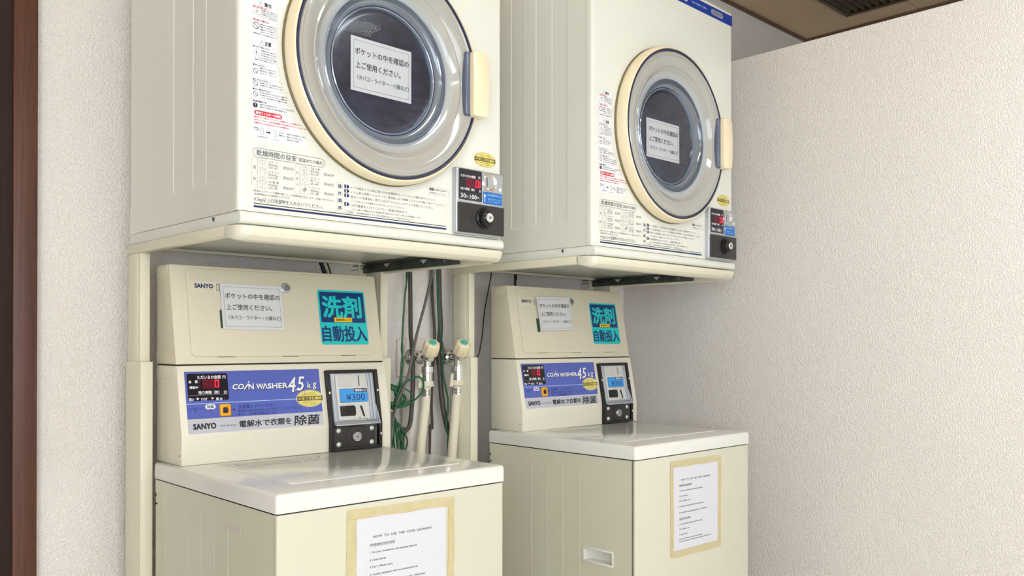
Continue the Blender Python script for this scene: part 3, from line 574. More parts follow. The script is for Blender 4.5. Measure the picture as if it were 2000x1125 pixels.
def unit(p, x, y): x0, y0, a = p; return (x0+x*math.cos(a)-y*math.sin(a), y0+x*math.sin(a)+y*math.cos(a))
UA, UB, UDA, UDB = (0.7654, 1.386, -0.0178), (1.7799, 1.3823, -0.0091), (0.706, 1.415, 0.0068), (1.564, 1.3432, 0.0202)
def place(U, x, y, z, k=1.0): q = unit(U, x, y); return (k*q[0], k*q[1], k*z+H)
KW, KA, KB = 0.985, 1.05, 1.095        # true size of the washers and of the right dryer unit against the fit
HW = H/KW
notice(place(UDA, 0.306, -0.004, 0.487, KA), UDA[2], lambda u, v, h: (u, 0.0018-h, v), 'white paper notice inside the left dryer\'s dark round window', 0.2325, 0.4870, 0.1470, 0.1060, 0.0, (0.306, -0.004, 0.487), KA)
notice(place(UDB, 0.291, -0.004, 0.475, KB), UDB[2], lambda u, v, h: (u, 0.0018-h, v), 'white paper notice inside the right dryer\'s dark round window', 0.2185, 0.4748, 0.1470, 0.0995, 0.012, (0.291, -0.004, 0.475), KB)

# ------------------------------------------------------------------ dryer stands
def make_stand(U, label, xr=0.637, k=1.0):
    HS = H/k; root = empty('dryer_stand', (place(U, 0.31, 0.25, -HS, k)), U[2], label, 'stand', 'dryer stands'); org(0.31, 0.25, -HS); root.scale = (k,)*3
    for x0, x1, zz in ((-0.004, 0.014, 0.1865), (xr-0.014, xr+0.004, 0.1770)): 
        s = box('side_rail', x0, x1, 0.040, 0.497, zz, 0.2060, M_stand, root, 0.0016)
    # front rail: rounded nose bar with moulded corner caps
    nose = [(0.045, 0.2046), (-0.005, 0.2044), (-0.0095, 0.2020), (-0.0098, 0.1960), (-0.0060, 0.1865), (0.003, 0.1790), (0.014, 0.1765), (0.045, 0.1860)]
    prism('front_rail', nose, 0.020, xr-0.020, M_stand, root, 0.0012)
    for s_ in (0, 1):
        e0, e1 = (-0.004, 0.020) if s_ == 0 else (xr+0.004, xr-0.020)
        vs_, fs = [], []
        for k in range(7):
            t = k/6; x = e1+(e0-e1)*math.sin(t*math.pi/2)**0.85; sc_ = math.cos(t*math.pi/2)**0.75 if k < 6 else 0.0
            for y, z in nose: vs_.append((x, 0.045+(y-0.045)*(0.30+0.70*sc_) if y < 0.04 else y, z+(0.1865-z if z < 0.1865 else 0)*(1-sc_)))
        n = len(nose)
        for k in range(6):
            for j in range(n): fs.append((k*n+j, k*n+(j+1) % n, (k+1)*n+(j+1) % n, (k+1)*n+j))
        fs.append(tuple(range(6*n, 7*n))); fs.append(tuple(range(n))[::-1])
        o = obj('corner_cap', vs_, fs, mat('cap_plastic', (230, 226, 208), 0.25, coat=0.3), root); bm = bmesh.new(); bm.from_mesh(o.data); bmesh.ops.recalc_face_normals(bm, faces=bm.faces); bm.to_mesh(o.data); bm.free(); smooth_by_angle(o, 50)
    box('rear_rail', 0.014, xr-0.014, 0.478, 0.492, 0.1995, 0.2062, M_stand, root, 0.001)
    for x0, x1, xm in ((0.0, 0.0205, 0), (xr-0.0225, xr, 1)):
        p = boxes('post', [(x0, x1, 0.4325, 0.4365, -0.10, 0.1865), (x0, x0+0.0025, 0.4365, 0.500, -0.10, 0.1865), (x0, x1, 0.496, 0.500, -0.10, 0.1865), (x1-0.0025, x1, 0.4365, 0.496, -0.10, 0.1865), (x0-0.0008, x0, 0.446, 0.480, -0.10, 0.1865)], M_stand, root, 0.0008)
        boxes('lower_sleeve', [(x0-0.003, x1+0.002, 0.4213, 0.4263, -HS+0.02, -0.0430), (x0-0.003, x0+0.001, 0.4263, 0.506, -HS+0.02, -0.0430), (x1-0.001, x1+0.002, 0.4263, 0.506, -HS+0.02, -0.0430), (x0-0.003, x1+0.002, 0.502, 0.506, -HS+0.02, -0.0430)], M_stand, root, 0.0008)
        box('foot', x0-0.012, x1+0.012, 0.405, 0.520, -HS, -HS+0.02, M_black, root, 0.004)
    ch = boxes('channel', [(xr-0.030, xr-0.027, 0.115, 0.518, 0.1800, 0.2030), (xr-0.050, xr-0.030, 0.115, 0.518, 0.2015, 0.2030), (xr-0.040, xr-0.030, 0.115, 0.535, 0.1990, 0.2010), (xr-0.038, xr-0.030, 0.440, 0.545, 0.1900, 0.1915)], M_galv, root, 0.0004); ch['label'] = 'dark galvanised steel channel'
    for y in (0.245, 0.395):
        prism('gusset', [(y-0.013, 0.1995), (y+0.013, 0.1995), (y, 0.1900)], xr-0.0318, xr-0.0302, M_silv2, ch)
    for y in (0.165, 0.488): cyl('rivet', (xr-0.0300, y, 0.190), (xr-0.0318, y, 0.190), 0.0028, M_steel, ch, 12)
    b = boxes('bracket', [(xr-0.045, xr-0.024, 0.500, 0.5035, 0.150, 0.2040)], M_stand, root)
    org(); return root
make_stand(UDA, 'cream steel stand with thin posts carrying the left dryer', 0.637, KA)
make_stand(UDB, 'cream steel stand with thin posts carrying the right dryer', 0.637, KB)

# ------------------------------------------------------------------ washer (x right, y into the wall, z up)
W0, W1, WD, ZB, ZTP = -0.002, 0.5445, 0.5596, -0.3048, -0.2704
CX0, CX1, CYB = 0.0140, 0.5590, 0.591
LP, LQ = (0.4515, -0.2043), (0.4800, -0.0535)
UP_, UQ = (0.4812, -0.0505), (0.5218, 0.1720)
def planemap(P_, Q_):
    d = Vector((Q_[0]-P_[0], Q_[1]-P_[1])).normalized(); n = Vector((-d.y, d.x))
    return lambda u, v, h: (u, P_[0]+d.x*v+n.x*h, P_[1]+d.y*v+n.y*h)
LM, UM = planemap(LP, LQ), planemap(UP_, UQ)
def make_washer(U, label):
    root = empty('coin_washer', place(U, 0.27, 0.28, -HW, KW), U[2], label, 'washing machine', 'coin washers'); root.scale = (KW,)*3; org(0.27, 0.28, -HW)
    G = 0.0030
    offs = [(0.006, 0)]+[q for y in (0.196, 0.257, 0.319, 0.382) for q in ((y-0.0030, 0), (y-0.0008, -0.0006), (y+0.0008, -0.0006), (y+0.0030, 0))]+[(0.520, 0), (0.524, 0.0008), (WD, 0.0008)]
    zr = [(-HW+0.035, 0), (-HW+0.10, 0), (-HW+0.115, 1), (-0.352, 1), (-0.340, 0), (ZB-G, 0)]
    # left side with a recessed grip: rows and columns round the hole
    hy0, hy1, hz0, hz1 = 0.0775, 0.1745, -0.5905, -0.5590
    vs_, fs, n = [], [], len(offs)
    offs2 = sorted(offs+[(hy0, 0), (hy1, 0)]); zr2 = sorted(zr+[(hz0, 1), (hz1, 1)]); n = len(offs2)
    for z, k in zr2:
        for y, d in offs2: vs_.append((d*k, y, z))
    for i in range(len(zr2)-1):
        for j in range(n-1):
            if zr2[i][0] == hz0 and offs2[j][0] == hy0: continue
            fs.append((i*n+j, i*n+j+1, (i+1)*n+j+1, (i+1)*n+j))
    obj('side_panel', vs_, fs, M_wash, root)
    bm = bmesh.new(); add_box(bm, 0.030, 0.5395, 0.004, WD, -HW+0.035, ZB-G, 0.002); smooth_by_angle(from_bm('body', bm, M_wash, root))
    box('front_panel', 0.0, 0.5400, 0.0, 0.012, -HW+0.06, ZB-G, M_wash, root, 0.0035, 3, lambda c, d: abs(d.z) > 0.9 and c.y < 0.006)
    box('base', 0.010, 0.530, 0.012, WD-0.01, -HW, -HW+0.06, M_black, root, 0.002)
    box('lid_gap', 0.004, 0.5350, 0.006, WD-0.004, ZB-G-0.001, ZB+0.001, M_dark, root)
    g = boxes('side_grip', [(-0.0025, 0.001, hy0-0.004, hy1+0.004, hz1, hz1+0.005), (-0.0025, 0.001, hy0-0.004, hy1+0.004, hz0-0.005, hz0), (-0.0025, 0.001, hy0-0.004, hy0, hz0, hz1), (-0.0025, 0.001, hy1, hy1+0.004, hz0, hz1)], M_capw, root, 0.0009)
    boxes('grip_well', [(0.024, 0.026, hy0, hy1, hz0, hz1), (0.001, 0.024, hy0, hy1, hz0-0.001, hz0), (0.001, 0.024, hy0, hy1, hz1, hz1+0.001), (0.001, 0.024, hy0-0.001, hy0, hz0, hz1), (0.001, 0.024, hy1, hy1+0.001, hz0, hz1)], M_capw, g)
    box('slot', -0.0004, 0.002, 0.5545, 0.5585, -0.3455, -0.3370, M_dark, root, 0.0003); box('slot', -0.0004, 0.002, 0.5505, 0.5600, -0.3628, -0.3598, M_dark, root, 0.0003)
    # top cover with its shallow lid
    lid = box('lid', W0, W1, -0.002, WD+0.006, ZB, ZTP+0.0006, M_lid, root, 0.0078, 4, lambda c, d: c.z > -0.285 or abs(d.z) > 0.9)
    lm = lambda u, v, h: (u, v, ZTP+0.0006+h)
    o = sweep_prism('lid_plate', rrect(0.072, 0.492, 0.083, 0.425, 0.012), M_lid, root, lm, -0.003, 0.0012, 0.0010)
    P = Print(lambda u, v, h: (u, v, ZTP+0.0019+h), 0.0001)
    for k in range(7): 
        yy = 0.402-k*0.011; x = 0.095+0.004*k
        while x < 0.36:
            w = random.uniform(0.003, 0.007)
            if random.random() < 0.72: P.rect(x, x+w, yy-random.uniform(0.0005, 0.002), yy+random.uniform(0.0006, 0.0025), 'lg', 1)
            x += 0.0078
    P.build('worn_print', root)['label'] = 'faded worn print on the lid'
    # control housing: lower part with the panel, upper part leaning back
    bend = LP
    lowp = [(LP[0], ZTP+0.0006), LP, LQ, (CYB, LQ[1]), (CYB, ZTP+0.0006)]
    low = prism('control_housing', lowp, CX0, CX1, M_plas, root, 0.0022, 2)
    upp = [UP_, UQ, (CYB, UQ[1]), (CYB, UP_[1])]
    upr = prism('detergent_housing', upp, CX0-0.0005, CX1-0.003, M_plas2, root, 0.0022, 2)
    box('seam', CX0+0.003, CX1-0.004, 0.4835, CYB-0.003, LQ[1]-0.001, UP_[1]+0.001, M_dark, root)
    sd = lambda u, v, h: (CX0-h, u, v)
    sweep_prism('side_cap', [(CYB-0.001, -0.0595), (0.4835, -0.0560), (0.4910, -0.0790), (CYB-0.001, -0.0830)], M_plas, low, sd, -0.001, 0.0010, 0.0004)
    sweep_prism('side_cap', [(CYB-0.001, 0.1690), (0.5260, 0.1695), (0.5350, 0.1480), (0.5480, 0.1430), (CYB-0.001, 0.1420)], M_plas2, upr, sd, -0.001, 0.0014, 0.0004)
    sweep_prism('side_cap', [(CYB-0.001, -0.0480), (0.4870, -0.0470), (0.4950, -0.0300), (0.5100, -0.0240), (CYB-0.001, -0.0230)], M_plas2, upr, sd, -0.001, 0.0012, 0.0004)
    for v0 in (-0.008, -0.020): sweep_prism('moulded_line', [(0.035, v0), (0.368, v0), (0.368, v0-0.0008), (0.035, v0-0.0008)], M_plas, low, lambda u, v, h: (u, LP[0]-h, LP[1]+v), -0.0005, 0.0004)
    cyl('screw', (CX0+0.0005, 0.4625, -0.2480), (CX0-0.0006, 0.4625, -0.2480), 0.0018, M_greyd, low, 10)
    # detergent door
    dd = sweep_prism('detergent_door', rrect(0.0495, 0.5325, 0.0165, 0.2195, 0.013), M_plas2, root, UM, -0.0005, 0.0013, 0.0008)
    P = Print(UM, 0.00018); P.h = 0.0002
    off = 0.0015
    UMo = lambda u, v, h: UM(u, v, off+h)
    rr = rrect(0.0490, 0.5330, 0.0160, 0.2200, 0.0135); P = Print(lambda u, v, h: UM(u, v, h), 0.0002); P.ring(rr, 0.0007, mat('door_line', (160, 148, 118), 0.7), 1); 
    for a, b in ((0.1077, 0.1515), (0.2687, 0.3126), (0.4310, 0.4743)):
        P.rect(a, b, 0.0150, 0.0160, M_dark, 2)
    P.build('door_gap', dd)
    # logo plate on the detergent door
    P = Print(UMo, 0.00015); P.rect(0.0560, 0.1185, 0.1655, 0.1890, mat('logo_film', (222, 214, 190), 0.3), 1); P.text('SANYO', 0.0672, 0.1790, 0.012, 'n', w=0.0430, h=0.0095, bold=0.04); P.text('CLD-1MS', 0.0930, 0.1703, 0.004, 'lg', w=0.0170)
    P.frame(0.1180, 0.1260, 0.1685, 0.1850, 0.0012, 'g', 1); P.build('logo_plate', dd)
    s = sweep_prism('dispenser_slot', rrect(0.1215, 0.1330, 0.0815, 0.1250, 0.004), mat('slot_green', (52, 78, 58), 0.4), dd, UMo, -0.0006, 0.0004)
    lk = lathe('lock', [(0.0125, 0.0), (0.0125, 0.002), (0.0108, 0.003), (0.0060, 0.003), (0.0058, 0.0045), (0.0, 0.0048)], (0.2925, 0.1822), M_steel, dd, n=28, mapf=UMo)
    P = Print(lambda u, v, h: UMo(u, v, 0.0049+h), 0.0001); P.ring(ell(0.2935, 0.1822, 0.0050, 0.0050, 20), 0.0010, 'k', 1); P.rect(0.2930, 0.2940, 0.1822, 0.1875, 'k', 1); P.build('keyhole', dd)
    # teal sticker
    P = Print(UMo, 0.00018); P.rect(0.3787, 0.5163, 0.0433, 0.1830, 't', 1, 0.006); P.rect(0.3835, 0.5125, 0.1000, 0.1780, 'tn', 2, 0.003)
    P.text('洗剤', 0.3900, 0.1400, 0.05, 't', w=0.1120, h=0.0545, bold=0.030); P.text('自動投入', 0.3830, 0.0710, 0.03, 'tn', w=0.1290, h=0.0390, bold=0.026)
    P.rect(0.4205, 0.4720, 0.1010, 0.1125, 'y', 4); P.text('柔軟剤入り', 0.4462, 0.1067, 0.007, 'k', w=0.0420, al='c', lay=5, bold=0.02)
    P.build('detergent_sticker', dd)['label'] = 'teal and navy detergent sticker'
    # control label
    P = Print(LM, 0.00018); P.h = 0.0002
    P.rect(0.0297, 0.3628, 0.0025, 0.1398, 's', 1, 0.0035); P.rect(0.0297, 0.3628, 0.0352, 0.1398, 'b', 2); P.frame(0.0297, 0.3628, 0.0352, 0.1398, 0.0004, 'bd', 3)
    P.rect(0.0300, 0.3625, 0.0678, 0.0690, 'cyl', 3)
    cap = dict(sh=0.10)
    for dx, dy, kk, ly in ((0.0016, -0.0016, 'k', 3), (0, 0, 'w', 4)):
        P.text('CO', 0.1385+dx, 0.1030+dy, 0.018, kk, w=0.0270, h=0.0118, bold=0.028, shear=0.15, lay=ly)
        P.line(0.1655+dx, 0.0958+dy, 0.1765+dx, 0.1085+dy, 0.0030, kk, ly); P.poly([(a+dx, b+dy) for a, b in ell(0.1785, 0.1130, 0.0018, 0.0018, 12)], kk, ly)
        P.text('N', 0.1770+dx, 0.1025+dy, 0.018, kk, w=0.0125, h=0.0125, bold=0.028, lay=ly)
        P.text('W', 0.1965+dx, 0.1020+dy, 0.018, kk, w=0.0165, h=0.0118, bold=0.025, lay=ly); P.text('Λ', 0.2120+dx, 0.1020+dy, 0.018, kk, w=0.0120, h=0.0118, bold=0.028, lay=ly); P.text('SHER', 0.2250+dx, 0.1020+dy, 0.018, kk, w=0.0500, h=0.0118, bold=0.030, lay=ly)
        P.text('4', 0.2772+dx, 0.1035+dy, 0.04, kk, w=0.0200, h=0.0350, bold=0.012, shear=0.25, lay=ly); P.text('.', 0.2950+dx, 0.0895+dy, 0.02, kk, w=0.0030, h=0.0030, lay=ly); P.text('5', 0.3000+dx, 0.1050+dy, 0.04, kk, w=0.0210, h=0.0330, bold=0.012, shear=0.25, lay=ly)
        P.text('k', 0.3280+dx, 0.1010+dy, 0.02, kk, w=0.0095, h=0.0150, bold=0.010, shear=0.1, lay=ly); P.text('g', 0.3425+dx, 0.0980+dy, 0.02, kk, w=0.0105, h=0.0165, bold=0.010, shear=0.1, lay=ly)
    P.text('ソフト剤投入ランプ', 0.0319, 0.0572, 0.0065, 'n', w=0.0360); P.poly(ell(0.0491, 0.0520, 0.0016, 0.0016, 14), 'dr', 3)
    P.poly(rrect(0.0712, 0.0950, 0.0552, 0.0660, 0.0052), 'w', 3); P.text('除菌', 0.0831, 0.0607, 0.0075, 'g', w=0.0150, al='c', lay=5, bold=0.02); P.poly(ell(0.0825, 0.0523, 0.0018, 0.0018, 14), 'dr', 5)
    P.poly([(0.1385, 0.0475), (0.1385, 0.0560), (0.1350, 0.0517)], 'n', 4)
    P.text('洗濯槽シャワーボタン', 0.1471, 0.0570, 0.0095, 'n', w=0.0945); P.text('硬貨投入後10秒以内にふたを閉じ、シャワーボタンを', 0.1468, 0.0477, 0.0065, 'n', w=0.1600); P.text('押すと、30秒間洗濯槽を洗います。', 0.1462, 0.0397, 0.0065, 'n', w=0.0967)
    P.text('SANYO', 0.0414, 0.0182, 0.015, 'k', w=0.0512, h=0.0120, bold=0.04); P.text('ASW-45CJ(W)', 0.1016, 0.0160, 0.006, 'g', w=0.0380)
    P.text('電解水で衣類を', 0.1475, 0.0178, 0.016, 'k', w=0.1300, h=0.0155, bold=0.022, shear=0.12); P.text('除菌', 0.2846, 0.0175, 0.024, 'k', w=0.0690, h=0.0232, bold=0.022, shear=0.1)
    P.build('control_label', root)['label'] = 'blue and silver control label'
    P = Print(LM, 0.0003); P.rect(0.0345, 0.1277, 0.0747, 0.1350, 'scr', 3, 0.004)
    P.text('ただいまの金額', 0.0582, 0.1268, 0.0085, 'w', w=0.0535, lay=4, bold=0.02); P.text('円', 0.1197, 0.1262, 0.0085, 'w', al='c', lay=4, bold=0.02)
    P.text('金', 0.0408, 0.1174, 0.0065, 'w', al='c', lay=4, bold=0.03); P.text('額', 0.0550, 0.1174, 0.0065, 'w', al='c', lay=4, bold=0.03); P.text('運転中', 0.0393, 0.1047, 0.0062, 'w', w=0.0185, lay=4, bold=0.03)
    P.rect(0.0690, 0.1088, 0.1015, 0.1222, 'ledb', 4); seven(P, 0.0712, 0.1035, 0.0090, 0.0165, 'abcdefg', 'ledo', 5, 0.0); seven(P, 0.0840, 0.1035, 0.0090, 0.0165, 'abcdefg', 'ledo', 5, 0.0); seven(P, 0.0968, 0.1035, 0.0090, 0.0165, 'abcdef', 'led', 5, 0.05); P.rect(0.0618, 0.0628, 0.1025, 0.1210, 'dr', 4)
    P.text('残り時間（約）', 0.0580, 0.0925, 0.0080, 'w', w=0.0480, lay=4, bold=0.02); P.text('分', 0.1199, 0.0918, 0.0080, 'w', al='c', lay=4, bold=0.02); P.rect(0.0358, 0.1254, 0.0869, 0.0874, 'lg', 4)
    P.text('洗い', 0.0360, 0.0782, 0.0070, 'w', w=0.0110, lay=4, bold=0.03); P.text('すすぎ', 0.0626, 0.0780, 0.0066, 'w', w=0.0142, lay=4, bold=0.03); P.text('脱', 0.0975, 0.0774, 0.0066, 'w', lay=4, bold=0.03); P.text('水', 0.1060, 0.0774, 0.0066, 'w', lay=4, bold=0.03)
    for x in (0.0535, 0.0873): P.poly([(x, 0.0762), (x+0.0058, 0.0793), (x, 0.0826)], 'w', 4)
    for x in (0.0497, 0.0820, 0.1160): P.rect(x, x+0.0022, 0.0780, 0.0805, 'dr', 4)
    P.build('display', root)['label'] = 'black display panel with red digits'
    bt = sweep_prism('shower_button', rrect(0.1032, 0.1302, 0.0375, 0.0655, 0.0040), I['or_'], root, LM, 0.0, 0.0022, 0.0008)
    P = Print(lambda u, v, h: LM(u, v, 0.0023+h), 0.0002); P.ring(rrect(0.1036, 0.1298, 0.0379, 0.0651, 0.0036), 0.0006, 'gb', 1); P.poly([(0.1105, 0.0450), (0.1110, 0.0560), (0.1165, 0.0590), (0.1230, 0.0545), (0.1232, 0.0460), (0.1180, 0.0440)], 'k', 1); P.rect(0.1215, 0.1230, 0.0560, 0.0600, 'k', 1); P.build('pictogram', bt)
    P = Print(lambda u, v, h: LM(u, v, 0.0012+h), 0.0002); seal(P, 0.3313, 0.0683, 0.0368, 0.0207); P.build('gold_seal', root)
    # coin unit: black bezel that follows the bend, grey metal coin head above, lock plate below
    zb_ = ZTP+0.0012
    dl = Vector((LQ[0]-LP[0], LQ[1]-LP[1])).normalized()
    bez = [(LP[0]-0.0045, zb_), (LP[0]-0.0045, LP[1]-0.0005), tuple(Vector(LM(0, 0.1345, 0.0045))[1:]), tuple(Vector(LM(0, 0.1345, -0.002))[1:]), (LP[0]+0.004, zb_)]
    cu_ = prism('coin_unit', bez, 0.3768, 0.5268, M_black, root, 0.0012)
    for x0, x1 in ((0.3768, 0.3868), (0.5168, 0.5268)):
        q = [(LP[0]-0.0035, zb_), (LP[0]-0.0110, zb_), (LP[0]-0.0110, LP[1]-0.001), tuple(Vector(LM(0, 0.1345, 0.0110))[1:]), tuple(Vector(LM(0, 0.1345, 0.0035))[1:]), (LP[0]-0.0035, LP[1])]
        prism('bezel_side', q, x0, x1, M_black, cu_, 0.0018)
    sweep_prism('bezel_top', [(0.3800, 0.1265), (0.5230, 0.1265), (0.5230, 0.1345), (0.3800, 0.1345)], M_black, cu_, LM, 0.003, 0.0110, 0.0018)
    box('bezel_bottom', 0.3860, 0.5180, LP[0]-0.0115, LP[0]-0.003, zb_, zb_+0.0085, M_black, cu_, 0.0015)
    ch = sweep_prism('coin_head', [(0.3875, 0.0030), (0.5155, 0.0030), (0.5155, 0.1270), (0.3875, 0.1270)], M_silver, cu_, LM, 0.002, 0.0062, 0.0010)
    # raised centre of the coin head and the tray wall at its right
    ctr = [(0.4010, 0.0100), (0.4560, 0.0080), (0.4600, 0.0140), (0.4680, 0.0100), (0.4820, 0.0110), (0.4880, 0.0060), (0.4925, 0.0100), (0.4925, 0.1180), (0.4890, 0.1240), (0.4050, 0.1240), (0.4010, 0.1200)]
    sweep_prism('centre_plate', ctr, M_silv2, ch, LM, 0.006, 0.0105, 0.0012)
    for xa in (0.3890, 0.4945): sweep_prism('guide_rib', [(xa, 0.0080), (xa+0.0060, 0.0080), (xa+0.0060, 0.1240), (xa, 0.1240)], mat('clear_grey', (176, 184, 196), 0.12, coat=1.0), ch, LM, 0.006, 0.0090, 0.0008)
    sweep_prism('guide_rib', [(0.5040, 0.0080), (0.5090, 0.0080), (0.5090, 0.1240), (0.5040, 0.1240)], mat('clear_grey', (176, 184, 196), 0.12, coat=1.0), ch, LM, 0.006, 0.0090, 0.0008)
    # ledge standing out at the bottom of the coin head, deep at its foot and tapering upward at the right
    a0 = LP[0]-0.0050
    prism('ledge', [(a0, LP[1]+0.0005), (a0-0.0150, LP[1]-0.0020), (a0-0.0150, LP[1]+0.0012), (a0-0.001, LP[1]+0.0080)], 0.3870, 0.5160, M_silver, ch, 0.0008)
    prism('tray_wall', [(LP[0]-0.004, LP[1]), (a0-0.0145, LP[1]-0.001), tuple(Vector(LM(0, 0.045, 0.0065))[1:]), tuple(Vector(LM(0, 0.045, 0.004))[1:])], 0.5135, 0.5160, M_silver, ch, 0.0005)
    cm = lambda u, v, h: LM(u, v, 0.0106+h)
    P = Print(cm, 0.0002)
    P.ring(rrect(0.4085, 0.4460, 0.0925, 0.1225, 0.003), 0.0005, 'lg', 1); P.rect(0.4090, 0.4455, 0.0930, 0.1220, mat('pale_plate', (198, 197, 190), 0.35), 1, 0.003)
    P.rect(0.4665, 0.4690, 0.0925, 0.1190, 'k', 1); P.rect(0.4088, 0.4900, 0.0520, 0.0865, 'k', 1, 0.003); P.rect(0.4096, 0.4892, 0.0528, 0.0857, 'cy', 2, 0.0025)
    P.rect(0.4510, 0.4892, 0.0775, 0.0857, 'k', 3); P.text('硬貨投入口', 0.4700, 0.0816, 0.006, 'w', w=0.0330, al='c', lay=4, bold=0.03)
    P.text('¥300', 0.4270, 0.0650, 0.02, 'n', w=0.0540, h=0.0170, bold=0.0); P.build('price_label', ch)['label'] = 'bright blue price label'
    fl = sweep_prism('return_flap', [(0.4060, 0.0190), (0.4470, 0.0180), (0.4500, 0.0240), (0.4500, 0.0400), (0.4460, 0.0445), (0.4060, 0.0440)], M_black, ch, LM, 0.010, 0.0135, 0.0012)
    sweep_prism('lever', [(0.4720, 0.0150), (0.4755, 0.0150), (0.4690, 0.0420), (0.4640, 0.0430)], M_black, ch, LM, 0.010, 0.0130, 0.0005)
    fm = lambda u, v, h: (u, LP[0]-0.0045-h, v)
    lp_ = sweep_prism('lock_plate', rrect(0.3885, 0.5120, -0.2640, -0.2085, 0.004), M_char, cu_, fm, 0.0, 0.0030, 0.0010)
    P = Print(lambda u, v, h: fm(u, v, 0.0031+h), 0.0002); P.rect(0.5085, 0.5094, -0.2600, -0.2130, 'lg', 1); P.rect(0.4760, 0.5060, -0.2105, -0.2097, 'lg', 1); P.build('bright_edge', lp_)
    lathe('lock_ring', [(0.0260, 0.0), (0.0260, 0.0015), (0.0240, 0.0022), (0.0160, 0.0022), (0.0150, 0.0)], (0.4490, -0.2365), M_char, lp_, n=32, mapf=lambda u, v, h: fm(u, v, 0.003+h))
    lkk = lathe('lock', [(0.0125, 0.0), (0.0130, 0.0035), (0.0115, 0.0055), (0.0080, 0.0058), (0.0075, 0.0045), (0.0, 0.0045)], (0.4512, -0.2362), M_steel, lp_, n=32, mapf=lambda u, v, h: fm(u, v, 0.003+h))
    sweep_prism('keyhole', ell(0.4515, -0.2362, 0.0028, 0.0016, 12), M_black, lp_, lambda u, v, h: fm(u, v, 0.0075+h), 0.0, 0.0004)
    for x, z in ((0.3995, -0.2190), (0.4962, -0.2180), (0.4000, -0.2530), (0.4962, -0.2530)):
        revolve('bolt', [(0.0, 0.0042), (0.0040, 0.0034), (0.0065, 0.0012), (0.0068, 0.0)], (x, LP[0]-0.0075, z), (0, -1, 0), M_brass, lp_, 20)
    for x, v_ in ((0.3812, 0.078), (0.5218, 0.080)): sweep_prism('rivet', ell(x, v_, 0.0022, 0.0032, 12), M_capw, cu_, LM, 0.0105, 0.0116)
    sweep_prism('rivet', ell(0.5222, -0.2330, 0.0022, 0.0032, 12), M_capw, cu_, lambda u, v, h: (u, LP[0]-0.0105-h, v), 0.0, 0.001)
    org(); return root
w1 = make_washer(UA, 'cream coin washer at lower left in the foreground, peeled mark on its side')
w2 = copy_tree(w1); w2.location = place(UB, 0.27, 0.28, -HW, KW); w2.rotation_euler.z = UB[2]
w2['label'] = 'cream coin washer at lower right beside the white side wall'
DXB = 0.024
for ch in w2.children:
    if ch.name.split('.')[0] in ('control_housing', 'detergent_housing', 'seam', 'detergent_door', 'control_label', 'display', 'shower_button', 'gold_seal', 'coin_unit', 'lock'): ch.location.x += DXB; ch.location.y += 0.004
# peeled label on the left washer's side
org(0.27, 0.28, -HW)
pm = [(0.2190, -0.3430), (0.2150, -0.3490), (0.2030, -0.3520), (0.1820, -0.3535), (0.1640, -0.3525), (0.1600, -0.3490), (0.1500, -0.3480), (0.1420, -0.3515), (0.1400, -0.3610), (0.1430, -0.3660), (0.1560, -0.3600), (0.1760, -0.3610), (0.1960, -0.3590), (0.2120, -0.3545), (0.2200, -0.3470)]
sweep_prism('peeled_mark', [(a, b+(0.0016 if i % 2 else -0.0012)) for i, (a, b) in enumerate(pm)], mat('mark_white', (206, 199, 190), 0.5), w1, lambda u, v, h: (-h, u, v), -0.0002, 0.0005); org()

# ------------------------------------------------------------------ notices on the washers
def wnotice(U, label, x0, y0, rot, dx):
    c = (x0+0.0768, 0.50, 0.06)
    f = lambda u, v, h: UM(u, v, 0.0034+h)
    return notice(place(U, c[0]+dx, c[1], c[2], KW), U[2], f, label, x0, y0, 0.1538, 0.1070, rot, c, KW)
wnotice(UA, 'white paper notice on the left washer\'s upper panel under the lock', 0.1262, 0.0788, -0.008, 0.0)
wnotice(UB, 'white paper notice on the right washer\'s upper panel, tilted slightly', 0.1290, 0.0875, 0.022, DXB)

